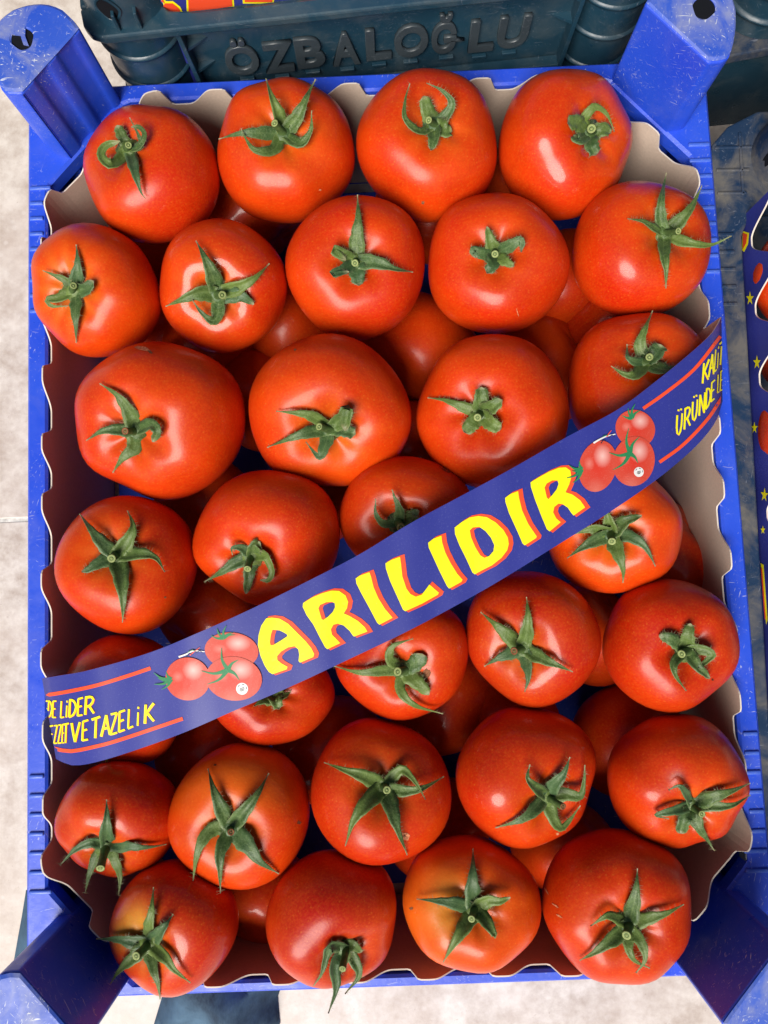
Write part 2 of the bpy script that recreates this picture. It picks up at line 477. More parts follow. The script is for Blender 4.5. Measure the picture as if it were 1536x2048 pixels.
# moulded ridges along the long flanges
def ridge_me(L, w=0.0021, h=0.0011):
    bm = bmesh.new(); bm_box(bm, -L / 2, L / 2, -w / 2, w / 2, -0.0004, h, 0.0006, 2)
    return bm_mesh(bm, 'ridge', True)
rid_s, rid_l = ridge_me(0.0072), ridge_me(0.0112)
for k in range(9):
    for (x, y) in ((-0.1745, 0.175 - 0.0083 * k), (0.1745, 0.183 - 0.0086 * k), (-0.1742, -0.1265 - 0.0091 * k), (0.1745, -0.119 - 0.0092 * k)):
        long_ = abs(y) > 0.1715
        xx = x + (0.0014 if x < 0 else -0.0014) * (1 if long_ else -0.4)
        if abs(y) < 0.186: link('ridge', rid_l if long_ else rid_s, M_WORN, blue, (xx, y, RIM))


# ------------------------------------------------------------------ printed shapes on curved sheets
class Sheet:
    """a ray-castable sheet onto which flat print is laid"""
    def __init__(self, V, F):
        self.bvh = BVHTree.FromPolygons([tuple(v) for v in V], F)
    def put(self, u, v, lift):
        d = Vector(ray(u, v)); L = d.length
        hit, nrm, _, dist = self.bvh.ray_cast(Vector(CAM), d.normalized())
        if hit is None: return None
        if nrm.dot(d) > 0: nrm = -nrm
        return hit + nrm * lift

def decal(name, sheet, polys, lift, mat, parent, maxlen=14.0):
    """polys: list of (outer, [holes]) in picture-plane outlines, laid on the sheet as thin print"""
    bm = bmesh.new()
    for outer, holes in polys:
        es = []
        for loop in [outer] + list(holes):
            vs = [bm.verts.new((x, y, 0)) for x, y in loop]
            for i in range(len(vs)): es.append(bm.edges.new((vs[i], vs[(i + 1) % len(vs)])))
        bmesh.ops.triangle_fill(bm, use_beauty=True, use_dissolve=False, edges=es)
    for _ in range(3):
        le = [e for e in bm.edges if (e.verts[0].co - e.verts[1].co).length > maxlen]
        if not le: break
        bmesh.ops.subdivide_edges(bm, edges=le, cuts=1)
        bmesh.ops.triangulate(bm, faces=[f for f in bm.faces if len(f.verts) > 3])
    uv = bm.verts.layers.float_vector.new('print')
    xs = [v.co.x for v in bm.verts]; ys = [v.co.y for v in bm.verts]
    x0, x1, y0, y1 = min(xs), max(xs), min(ys), max(ys)
    dead = []
    for v in bm.verts:
        v[uv] = Vector(((v.co.x - x0) / (x1 - x0 + 1e-6), (v.co.y - y0) / (y1 - y0 + 1e-6), 0))
        p = sheet.put(v.co.x, v.co.y, lift)
        if p is None: dead.append(v)
        else: v.co = p
    if dead: bmesh.ops.delete(bm, geom=dead, context='VERTS')
    me = bpy.data.meshes.new(name)
    for f in bm.faces:
        f.normal_update()
        if f.normal.dot(Vector(CAM) - f.calc_center_median()) < 0: f.normal_flip()
    bm.to_mesh(me); bm.free()
    return link(name, me, mat, parent)

def smooth_loop(pts, sub=4):
    P = np.array(pts, float); n = len(P); out = []
    for i in range(n):
        p0, p1, p2, p3 = P[i - 1], P[i], P[(i + 1) % n], P[(i + 2) % n]
        for k in range(sub):
            t = k / sub
            out.append(0.5 * (2 * p1 + (p2 - p0) * t + (2 * p0 - 5 * p1 + 4 * p2 - p3) * t * t + (3 * p1 - p0 - 3 * p2 + p3) * t ** 3))
    return np.array(out)

def area2(P):
    P = np.asarray(P); Q = np.roll(P, -1, 0)
    return float(np.sum(P[:, 0] * Q[:, 1] - Q[:, 0] * P[:, 1]))

def offset(P, d):
    P = np.asarray(P, float)
    sgn = 1 if area2(P) > 0 else -1
    prv, nxt = np.roll(P, 1, 0), np.roll(P, -1, 0)
    def nrm(a):
        l = np.linalg.norm(a, axis=1, keepdims=True); return a / np.maximum(l, 1e-9)
    e1, e2 = nrm(P - prv), nrm(nxt - P)
    n1 = np.stack([e1[:, 1], -e1[:, 0]], 1) * sgn; n2 = np.stack([e2[:, 1], -e2[:, 0]], 1) * sgn
    b = nrm(n1 + n2); c = np.maximum(np.sum(b * n1, 1, keepdims=True), 0.5)
    return P + b * d / c

def strip_poly(path, w0, w1=None):
    """a brush stroke: closed outline around a polyline"""
    P = np.array(path, float); w1 = w0 if w1 is None else w1
    T = np.gradient(P, axis=0); T /= np.maximum(np.linalg.norm(T, axis=1, keepdims=True), 1e-9)
    N = np.stack([-T[:, 1], T[:, 0]], 1)
    w = np.linspace(w0, w1, len(P))[:, None] / 2
    return np.vstack([P + N * w, (P - N * w)[::-1]])

GLYPH = {
    'A': [[(0.02, 0), (0.30, 0.55), (0.50, 1.0)], [(0.50, 1.0), (0.72, 0.5), (0.98, 0)], [(0.2, 0.36), (0.85, 0.36)]],
    'D': [[(0.08, 0), (0.10, 1.0)], [(0.02, 1.0), (0.55, 0.92), (0.92, 0.55), (0.62, 0.12), (0.04, 0.0)]],
    'E': [[(0.10, 0), (0.10, 1.0)], [(0.08, 0.98), (0.88, 1.0)], [(0.10, 0.52), (0.75, 0.54)], [(0.08, 0.02), (0.92, 0.02)]],
    'K': [[(0.12, 0), (0.14, 1.0)], [(0.92, 1.0), (0.16, 0.45)], [(0.30, 0.55), (0.60, 0.3), (0.98, 0.0)]],
    'L': [[(0.16, 1.0), (0.12, 0.02)], [(0.10, 0.02), (0.95, 0.04)]],
    'I': [[(0.5, 0), (0.52, 0.70)], [(0.52, 0.88), (0.56, 0.99)]],
    'T': [[(0.5, 0), (0.52, 1.0)], [(0.02, 0.97), (1.0, 1.0)]],
    'Z': [[(0.05, 0.98), (0.92, 0.98)], [(0.88, 0.98), (0.08, 0.03)], [(0.04, 0.02), (0.98, 0.02)]],
    'V': [[(0.02, 1.0), (0.25, 0.45), (0.48, 0.0)], [(0.48, 0.0), (0.72, 0.5), (0.98, 1.0)]],
    'R': [[(0.10, 0), (0.12, 1.0)], [(0.04, 0.98), (0.65, 0.95), (0.88, 0.75), (0.60, 0.50), (0.14, 0.45)], [(0.45, 0.48), (0.70, 0.25), (0.98, 0.0)]],
    'N': [[(0.08, 0), (0.10, 1.0)], [(0.10, 1.0), (0.5, 0.5), (0.88, 0.02)], [(0.88, 0.0), (0.92, 1.0)]],
    'U': [[(0.08, 0.95), (0.08, 0.35), (0.30, 0.03), (0.65, 0.06), (0.88, 0.40), (0.92, 0.95)], [(0.26, 1.12), (0.28, 1.2)], [(0.70, 1.12), (0.72, 1.2)]],
}

def brush_text(name, sheet, letters, base, top, lift, mat, parent, conv, w=5.6, slant=0.0, tilt=1.0):
    """letters: (char, x0, x1); base/top: polylines giving the foot and head of the line at each x"""
    bx, by = zip(*base); tx, ty = zip(*top)
    for ch, x0, x1 in letters:
        polys = []
        for st in GLYPH[ch]:
            pts = catmull(st, 9 if len(st) > 2 else 6)
            out = []
            for gx, gy in pts:
                xx = x0 + gx * (x1 - x0)
                xm = 0.5 * (x0 + x1); bm_, tm_ = np.interp(xm, bx, by), np.interp(xm, tx, ty)
                yb, yt = bm_ + tilt * (np.interp(xx, bx, by) - bm_), tm_ + tilt * (np.interp(xx, tx, ty) - tm_)
                out.append(conv(xx + slant * (gy - 0.5) * (yb - yt), yb + (yt - yb) * gy))
            ww = min(w, 0.20 * math.dist(conv(x0, 0), conv(x1, 0)) + 1.5)
            polys.append((strip_poly(out, ww, ww * 0.86), []))
        for k, pl in enumerate(polys):
            pass
        decal(name, sheet, polys, lift, mat, parent)


# ------------------------------------------------------------------ carton liner
def path_with_corners(hw, hn, hs, cut):
    pts = []
    cx_, cy_ = cut
    pts += [(hw, -hs + cy_), (hw, hn - cy_), (hw - cx_, hn), (-hw + cx_, hn), (-hw, hn - cy_), (-hw, -hs + cy_), (-hw + cx_, -hs), (hw - cx_, -hs)]
    # rounded
    P = np.array(pts); n = len(P); out = []
    for i in range(n):
        p, a, b = P[i], P[i - 1], P[(i + 1) % n]
        u, w_ = (a - p) / np.linalg.norm(a - p), (b - p) / np.linalg.norm(b - p)
        r = 0.010
        for t in np.linspace(0, 1, 6):
            out.append((1 - t) ** 2 * (p + u * r) + 2 * t * (1 - t) * p + t * t * (p + w_ * r))
    O = np.array(out); O = np.vstack([O, O[:1]])
    seg = np.linalg.norm(np.diff(O, axis=0), axis=1); cum = np.concatenate([[0], np.cumsum(seg)])
    N = 900
    s = np.linspace(0, cum[-1], N, endpoint=False)
    return np.stack([np.interp(s, cum, O[:, 0]), np.interp(s, cum, O[:, 1])], 1), s, cum[-1]

def liner(hw, hn, hs, cut, bumps, zb, zhi, zlo, parent, thick=0.0007, seed=1, period=None):
    P, s, L = path_with_corners(hw, hn, hs, cut)
    rng = random.Random(seed)
    B = sorted((s[int(np.argmin(np.sum((P - np.array([bx, by])) ** 2, 1)))], rng.uniform(-0.0012, 0.0014)) for bx, by in bumps)
    H = []
    for si in s:
        h = zlo
        for k, (b, dz) in enumerate(B):
            gap = (B[(k + 1) % len(B)][0] - b) % L
            d = (si - b + L / 2) % L - L / 2
            half = min(0.0175, 0.5 * gap)
            # quick step up on one side of the tab, a long easy curve down on the other
            if -0.0105 < d < half:
                t = (d + 0.0105) / 0.0050 if d < -0.0055 else (1.0 if d < 0.001 else 1 - (d - 0.001) / max(0.006, half - 0.0025))
                t = min(1, max(0, t)); t = t * t * (3 - 2 * t)
                dome = 0.0016 * (1 - ((d + 0.001) / 0.011) ** 2)
                h = max(h, zlo + (zhi + dz + dome - zlo) * t)
        H.append(h)
    H = np.array(H)
    n = len(P)
    T = np.roll(P, -1, 0) - np.roll(P, 1, 0); T /= np.linalg.norm(T, axis=1, keepdims=True)
    Nn = np.stack([-T[:, 1], T[:, 0]], 1)            # inward
    V, F, MI = [], [], []
    for i in range(n):
        p, q = P[i], P[i] + Nn[i] * thick
        V += [(p[0], p[1], zb), (p[0], p[1], H[i]), (q[0], q[1], H[i]), (q[0], q[1], zb)]
    for i in range(n):
        j = (i + 1) % n
        for a, m in ((0, 2), (1, 1), (2, 0), (3, 0)):
            b = (a + 1) % 4
            F.append((4 * i + a, 4 * j + a, 4 * j + b, 4 * i + b)); MI.append(m)
    me = mesh('wall', V, F, False, MI)
    return me

CUT = (0.0530, 0.0530)
LB = [(-0.169, y) for y in (0.166, 0.138, 0.105, 0.0708, 0.0369, 0.006, -0.0316, -0.0702, -0.105, -0.1402, -0.167)] + \
     [(0.169, y) for y in (0.163, 0.128, 0.094, 0.062, 0.034, 0.002, -0.0316, -0.0688, -0.1004, -0.133, -0.166)] + \
     [(x, 0.2205) for x in (-0.113, -0.0801, -0.046, -0.0095, 0.025, 0.0595, 0.0912, 0.119)] + \
     [(x, -0.2245) for x in (-0.119, -0.0867, -0.0543, -0.0198, 0.0146, 0.049, 0.0814, 0.114)] + \
     [(-0.148, 0.198), (0.150, 0.195), (-0.145, -0.203), (0.147, -0.201)]
carton = empty('carton_liner', (0, 0, 0.009), 'grey-beige carton liner with a wavy cut top edge inside the bright blue crate', 'carton')
lw = liner(0.1690, 0.2205, 0.2245, CUT, LB, 0.0, RIM - 0.009 + 0.0068, RIM - 0.009 - 0.0026, carton)
link('wall', lw, [M_BOARD, M_BOARD_EDGE, M_PRINT], carton)
# the glued overlap on the right wall, with its own curved edge
fl = [(0.0, 0.0), (0.055, 0.0), (0.055, 0.092), (0.040, 0.094), (0.018, 0.092), (0.012, 0.088), (0.0135, 0.078), (0.010, 0.070), (0.003, 0.064), (0.001, 0.05)]
bm = bmesh.new()
va = [bm.verts.new((0.1679, 0.030 + y, z)) for y, z in fl]; vb = [bm.verts.new((0.1674, 0.030 + y, z)) for y, z in fl]
bm.faces.new(va); bm.faces.new(vb[::-1])
for i in range(len(fl)): bm.faces.new((va[i], va[(i + 1) % len(fl)], vb[(i + 1) % len(fl)], vb[i]))
link('glue_flap', bm_mesh(bm, 'glue_flap'), M_BOARD, carton)


# ------------------------------------------------------------------ tomatoes
NTH, NPH = 34, 52
def tomato_local(rng, flat, lob, dimple, shoulder):
    th = np.concatenate([np.linspace(0, 0.6, 14)[1:], np.linspace(0.6, math.pi, NTH - 12)[1:-1]])
    ph = np.linspace(0, 2 * math.pi, NPH, endpoint=False)
    k1 = rng.choice([4, 5, 5, 6, 7]); p1, p2, p3 = (rng.uniform(0, 6.28) for _ in range(3))
    TH, PH = np.meshgrid(th, ph, indexing='ij')
    wt = np.sin(TH) ** 0.8 * (0.25 + 0.75 * np.exp(-((TH - 0.65) / 0.55) ** 2))
    r = 1 + lob * 1.7 * wt * (np.cos(k1 * PH + p1) * 0.8 + 0.5 * np.cos((k1 - 2) * PH + p2)) + lob * 0.9 * np.sin(TH) * np.cos(2 * PH + p3)
    r += 0.018 * np.sin(3 * PH + p2 + 2 * TH) * np.sin(TH)
    st = np.sign(np.cos(TH)) * np.abs(np.cos(TH))
    rho = np.sin(TH) * (1 + shoulder * np.sin(2 * TH) * np.exp(-((TH - 0.8) / 0.5) ** 2))
    z = flat * st
    dp = dimple * (1 + 1.1 * lob * 6 * np.cos(k1 * PH + p1) * np.minimum(1, TH / 0.3))
    z = z - dp * np.exp(-(TH / 0.40) ** 2)
    z = np.where(TH > 2.7, z + 0.05 * flat * (TH - 2.7), z)
    X, Y = rho * r * np.cos(PH), rho * r * np.sin(PH)
    zc = z * (1 + (r - 1) * 0.6)
    V = np.stack([X, Y, zc], -1).reshape(-1, 3)
    nt = len(th)
    V = np.vstack([[[0, 0, flat - dimple]], V, [[0, 0, -flat * 0.97]]])
    F = []
    for j in range(NPH): F.append((0, 1 + j, 1 + (j + 1) % NPH))
    for i in range(nt - 1):
        for j in range(NPH):
            a, b = 1 + i * NPH + j, 1 + i * NPH + (j + 1) % NPH
            F.append((a, a + NPH, b + NPH, b))
    last = len(V) - 1
    for j in range(NPH): F.append((last, 1 + (nt - 1) * NPH + (j + 1) % NPH, 1 + (nt - 1) * NPH + j))
    theta = np.concatenate([[0], TH.ravel(), [math.pi]]); phi = np.concatenate([[0], PH.ravel(), [0]])
    return V, F, theta, phi

C_RED = np.array((0.490, 0.0105, 0.0010)); C_ORA = np.array((0.70, 0.074, 0.0012)); C_YEL = np.array((0.74, 0.30, 0.03)); C_GRN = np.array((0.42, 0.33, 0.045))
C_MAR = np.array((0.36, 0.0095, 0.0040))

def make_tomato(name, e, seed, z, calyx=None, hue=0.3, yellow=0.3, green=0.0, side=0.0, sdir_=0.0, flat=0.86, lob=0.022, dimple=0.20, shoulder=0.05, dull=0.0):
    """e: outline (cx, cy, rx, ry); calyx: where its stem sits. Returns object, BVH, depth"""
    rng = random.Random(seed)
    cx_, cy_, rx, ry = e
    kx, ky = calyx if calyx else (cx_ + rng.uniform(-60, 60), cy_ + rng.uniform(-60, 60))
    V0, F, th, ph = tomato_local(rng, flat, lob, dimple, shoulder)
    C = at(cx_, cy_, z); depth = (C - CAM) @ FWD
    R = 0.5 * (rx + ry) * depth / CF
    ax = np.array([(kx - cx_), (cy_ - ky)]) / (0.5 * (rx + ry)) / 0.72
    spin = rng.uniform(0, 6.28); cs, sn = math.cos(spin), math.sin(spin)
    V0 = V0 @ np.array([[cs, -sn, 0], [sn, cs, 0], [0, 0, 1]]).T
    sx = sy = 1.0; cen = C.copy()
    view = CAM - C; view /= np.linalg.norm(view)
    r_ = RIGHT - view * (RIGHT @ view); r_ /= np.linalg.norm(r_)
    u_ = np.cross(view, r_)
    for it in range(7):
        l = np.linalg.norm(ax)
        if l > 0.93: ax = ax * 0.93 / l; l = 0.93
        n = view * math.sqrt(1 - l * l) + r_ * ax[0] + u_ * ax[1]
        t1 = np.cross(UP if abs(n @ UP) < 0.9 else RIGHT, n); t1 /= np.linalg.norm(t1); t2 = np.cross(n, t1)
        P = (V0[:, :1] * t1 + V0[:, 1:2] * t2 + V0[:, 2:] * n) * R
        a, b, c = P @ r_, P @ u_, P @ view
        P = a[:, None] * r_ * sx + b[:, None] * u_ * sy + c[:, None] * view + cen
        q = proj(P)
        x0, y0 = q.min(0); x1, y1 = q.max(0)
        sx *= 2 * rx / (x1 - x0); sy *= 2 * ry / (y1 - y0)
        cen = cen + r_ * (cx_ - (x0 + x1) / 2) * depth / CF - u_ * (cy_ - (y0 + y1) / 2) * depth / CF
        if calyx:
            ax = ax + 0.8 * np.array([kx - q[0, 0], q[0, 1] - ky]) / (0.5 * (rx + ry))
    # albedo: ripeness patterns of the skin, plus shade painted in through dull
    low = 0.5 + 0.5 * np.sin(3 * V0[:, 0] + seed) * np.sin(2.5 * V0[:, 1] + 1.7 * seed) + 0.25 * np.sin(6 * V0[:, 2] + 2 * V0[:, 0] + seed)
    rays = 0.5 + 0.5 * np.cos(ph * rng.choice([9, 11, 13]) + seed)
    col = C_RED[None] * (1 - hue) + C_ORA[None] * hue
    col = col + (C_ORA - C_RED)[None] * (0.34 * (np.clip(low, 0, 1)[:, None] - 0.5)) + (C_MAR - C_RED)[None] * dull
    wy = np.exp(-(th / (0.34 + 0.16 * rays)) ** 2) * yellow
    col = col * (1 - wy[:, None]) + C_YEL[None] * wy[:, None]
    if side or green:
        # one-sided ripening measured across the fruit
        d = np.cos(ph - sdir_) * np.sin(np.minimum(th, math.pi / 2))
        ws = np.clip(d * 1.3 - 0.1, 0, 1) * side
        col = col * (1 - ws[:, None]) + (C_ORA * 0.6 + C_YEL * 0.4)[None] * ws[:, None]
        wg = np.exp(-((th - 0.42) / 0.28) ** 2) * np.clip(np.cos(ph - sdir_) * 1.6 - 0.35, 0, 1) * green
        col = col * (1 - wg[:, None]) + C_GRN[None] * wg[:, None]
    col = np.clip(col, 0.002, 0.95)
    org = cen - np.array([0, 0, R * flat])
    me = mesh(name, P - org, F, True)
    ca = me.color_attributes.new('skin', 'FLOAT_COLOR', 'POINT')
    ca.data.foreach_set('color', np.hstack([col, np.ones((len(col), 1))]).astype(np.float32).ravel())
    o = link(name, me, M_TOM, None, org)
    return o, BVHTree.FromPolygons([tuple(p) for p in P], F), depth, org, n

def cast(bvh, u, v):
    d = Vector(ray(u, v)).normalized()
    h, nrm, _, dist = bvh.ray_cast(Vector(CAM), d)
    return (np.array(h), np.array(nrm), dist) if h is not None else (None, None, None)

def ribbon(pts, wid, nrmls, thick, bowl, rng, hairs=0, ragged=0.12):
    """a sepal: tapering leaf with a fold along the middle"""
    n = len(pts); K = (-1, -0.5, 0, 0.5, 1)
    T = np.gradient(pts, axis=0); T /= np.maximum(np.linalg.norm(T, axis=1, keepdims=True), 1e-9)
    V, top, F = [], [], []
    dry = []; rib = []
    ph = rng.uniform(0, 6)
    wl_ = [w * (1 + ragged * math.sin(ph + i * 1.9) * 0.5 + rng.uniform(-ragged, ragged) * 0.5) for i, w in enumerate(wid)]
    wr_ = [w * (1 + ragged * math.sin(ph + 2 + i * 1.6) * 0.5 + rng.uniform(-ragged, ragged) * 0.5) for i, w in enumerate(wid)]
    sides = []
    for i in range(n):
        s = np.cross(T[i], nrmls[i]); s /= max(np.linalg.norm(s), 1e-9)
        up = np.cross(s, T[i]); 
        if up @ nrmls[i] < 0: up = -up
        sides.append((s, up))
        for k in K:
            w = wl_[i] if k < 0 else wr_[i]
            V.append(pts[i] + s * k * w + up * (abs(k) ** 1.4 * w * bowl - (0.20 * w if k == 0 else 0) + 0.10 * w * math.sin(ph + 1.3 * i + 2.5 * k) * abs(k)))
            dry.append(max(0, (i / (n - 1) - 0.86) / 0.14) * 0.8); rib.append(abs(k))
    m = len(K)
    for i in range(n):
        for j, k in enumerate(K):
            V.append(V[i * m + j] - sides[i][1] * thick); dry.append(dry[i * m + j]); rib.append(rib[i * m + j])
    off = n * m
    for i in range(n - 1):
        for j in range(m - 1):
            a = i * m + j
            F.append((a, a + 1, a + m + 1, a + m)); F.append((off + a, off + a + m, off + a + m + 1, off + a + 1))
        for j in (0, m - 1):
            a = i * m + j
            F.append((a, a + m, off + a + m, off + a) if j == 0 else (a, off + a, off + a + m, a + m))
    F.append(tuple(range(m)) + tuple(off + j for j in range(m))[::-1])
    a = (n - 1) * m
    F.append(tuple(a + j for j in range(m))[::-1] + tuple(off + a + j for j in range(m)))
    for _ in range(hairs):
        i = rng.randrange(1, n - 1); sg = rng.choice((-1, 1)); j = 0 if sg < 0 else m - 1
        b = V[i * m + j] * 1.0; f = rng.random()
        b = b * (1 - f) + V[(i + 1) * m + j] * f
        s, up = sides[i]
        tip = b + s * sg * rng.uniform(0.0007, 0.0022) + up * rng.uniform(-0.0002, 0.0007) + T[i] * rng.uniform(-0.0006, 0.0008)
        q = len(V); V += [b - T[i] * 0.00005, b + T[i] * 0.00005, tip]; dry += [0.55, 0.55, 0.7]; rib += [1, 1, 1]; F.append((q, q + 1, q + 2))
    return V, F, dry, rib

def add_calyx(tom, bvh, depth, org, axis, hub, stem, sepals, seed, wide=1.0, droop=0.0):
    """hub, stem: where the star sits and where its cut stem ends; sepals: list of (points, options)"""
    rng = random.Random(seed * 31 + 5)
    px = depth / CF
    hx, hy = hub
    h0, n0, d0 = cast(bvh, hx, hy)
    if h0 is None:
        h0 = np.array(at(hx, hy, org[2] + 0.03)); n0 = axis
    vdir = CAM - h0; vdir /= np.linalg.norm(vdir)
    up = axis * 0.7 + vdir * 0.3; up /= np.linalg.norm(up)
    hc = h0 + up * 0.0022
    # hub: small lumpy star centre
    K = 16; V = [hc + up * 0.0012]; F = []
    t1 = np.cross(up, RIGHT); t1 /= np.linalg.norm(t1); t2 = np.cross(up, t1)
    for r, dz in ((10, 0.0008), (22, -0.0003), (24, -0.0022)):
        for k in range(K):
            a = 2 * math.pi * k / K
            rr = r * px * wide * (1 + 0.10 * math.sin(5 * a + seed))
            V.append(hc + (t1 * math.cos(a) + t2 * math.sin(a)) * rr + up * dz)
    for k in range(K): F.append((0, 1 + k, 1 + (k + 1) % K))
    for r in range(2):
        for k in range(K):
            a, b = 1 + r * K + k, 1 + r * K + (k + 1) % K
            F.append((a, a + K, b + K, b))
    hub_me = mesh('calyx', np.array(V) - org, F, True)
    a_ = hub_me.attributes.new('rib', 'FLOAT', 'POINT'); a_.data.foreach_set('value', np.full(len(V), 0.4, np.float32))
    hub_o = link('calyx', hub_me, M_SEP, tom)
    for sp in sepals:
        pts = list(sp['p']); W0 = sp.get('w', 17.0) * 1.07 * wide * px
        N = 15
        path = catmull([(hx + (pts[0][0] - hx) * 0.15, hy + (pts[0][1] - hy) * 0.15)] + pts, N)
        lift_tip, arch, base = sp.get('tip', rng.uniform(0.0006, 0.0040)), sp.get('arch', rng.uniform(0.0012, 0.0034)), 0.0019
        P, Nn = [], []
        lastd = None
        for i, (u, v) in enumerate(path):
            t = i / (N - 1)
            h, nn, dist = cast(bvh, u, v)
            d = ray(u, v); d = d / np.linalg.norm(d)
            if h is None:
                if lastd is None: lastd = np.linalg.norm(hc - CAM)
                h = CAM + d * (lastd + 0.0006); nn = Nn[-1] if Nn else axis
                lastd = lastd + 0.0006
            else: lastd = dist
            P.append((h, d)); Nn.append(nn)
        # smooth the depth so that the sepal bridges the hollow round the stem
        D = np.array([np.linalg.norm(h - CAM) for h, d in P]); D0 = D.copy()
        for _ in range(5):
            Ds = D.copy(); Ds[1:-1] = 0.25 * D[:-2] + 0.5 * D[1:-1] + 0.25 * D[2:]
            D = np.minimum(Ds, D0)
        out = []
        for i, (h, d) in enumerate(P):
            t = i / (N - 1)
            lf = base * (1 - t) + arch * math.sin(math.pi * min(1, t * 1.1)) + lift_tip * t ** 1.5 + 0.0004
            out.append(CAM + d * (D[i] - lf))
        out = np.array(out)
        nr = []
        for i in range(N):
            k = Nn[i] + 0.8 * (-P[i][1]); nr.append(k / np.linalg.norm(k))
        tw = sp.get('twist', rng.uniform(-0.55, 0.55))
        if tw:
            T = np.gradient(out, axis=0); T /= np.maximum(np.linalg.norm(T, axis=1, keepdims=True), 1e-9)
            for i in range(N):
                a = tw * (i / (N - 1)); k = T[i]; v0 = nr[i]
                nr[i] = v0 * math.cos(a) + np.cross(k, v0) * math.sin(a) + k * (k @ v0) * (1 - math.cos(a))
        blunt = sp.get('blunt', 0.0)
        wid = []
        for i in range(N):
            t = i / (N - 1)
            w = (1 - t) ** 1.08 * (1 + 0.16 * math.sin(math.pi * min(1, t * 1.5)))
            w = w * (1 - blunt) + blunt * (0.9 if t < 0.85 else 0.9 * math.sqrt(max(0, (1 - t) / 0.15)))
            wid.append(max(W0 * w * (0.84 + 0.16 * min(1, t * 5)), 0.00022))
        V, F, dry, rib = ribbon(out, wid, nr, 0.00035, sp.get('bowl', rng.uniform(-0.16, 0.50)), rng, hairs=44)
        me = mesh('sepal', np.array(V) - org, F, True)
        a_ = me.attributes.new('dry', 'FLOAT', 'POINT'); a_.data.foreach_set('value', np.array(dry, np.float32))
        a_ = me.attributes.new('rib', 'FLOAT', 'POINT'); a_.data.foreach_set('value', np.array(rib, np.float32))
        link('sepal', me, M_SEP, hub_o)
    if stem:
        sxp, syp = stem
        L = 0.0062 + 0.00004 * math.hypot(sxp - hx, syp - hy)
        d = ray(sxp, syp); d /= np.linalg.norm(d)
        tip = CAM + d * (np.linalg.norm(hc - CAM) - L)
        ax_ = tip - hc; ll = np.linalg.norm(ax_); ax_ /= ll
        a1 = np.cross(ax_, RIGHT if abs(ax_ @ RIGHT) < 0.9 else UP); a1 /= np.linalg.norm(a1); a2 = np.cross(ax_, a1)
        K = 14; V, F = [], []
        rad = rng.uniform(6.2, 8.2) * px
        prof = [(0.0, 1.25), (0.25, 1.0), (0.6, 0.92), (0.85, 1.04), (1.0, 1.02)]
        for t, rr in prof:
            for k in range(K):
                a = 2 * math.pi * k / K; V.append(hc + ax_ * ll * t + (a1 * math.cos(a) + a2 * math.sin(a)) * rad * rr * (1 + 0.06 * math.sin(3 * a + seed)))
        for r in range(len(prof) - 1):
            for k in range(K):
                a, b = r * K + k, r * K + (k + 1) % K
                F.append((a, b, b + K, a + K))
        link('stem', mesh('stem', np.array(V) - org, F, True), M_STEM, hub_o)
        V = []; F = []
        for rr, dz in ((1.00, 0.0), (0.80, 0.00035), (0.52, -0.0002), (0.30, -0.0002), (0.16, 0.00035)):
            for k in range(K):
                a = 2 * math.pi * k / K; V.append(tip + ax_ * dz + (a1 * math.cos(a) + a2 * math.sin(a)) * rad * rr)
        V.append(tip + ax_ * 0.0003)
        for r in range(4):
            for k in range(K):
                a, b = r * K + k, r * K + (k + 1) % K
                F.append((a, b, b + K, a + K))
        for k in range(K): F.append((4 * K + k, 4 * K + (k + 1) % K, 5 * K))
        mi = [1 if f[0] < K * 1 and False else 0 for f in F]
        mi = [1 if 2 * K <= f[0] < 3 * K else 0 for f in F]
        link('stem_cut', mesh('stem_cut', np.array(V) - org, F, True, mi), [M_SCAR if seed in (23, 25, 10, 18) else M_CUT, M_STEM], hub_o)
    return hub_o

def s(*p, **k): return dict(p=list(p), **k)

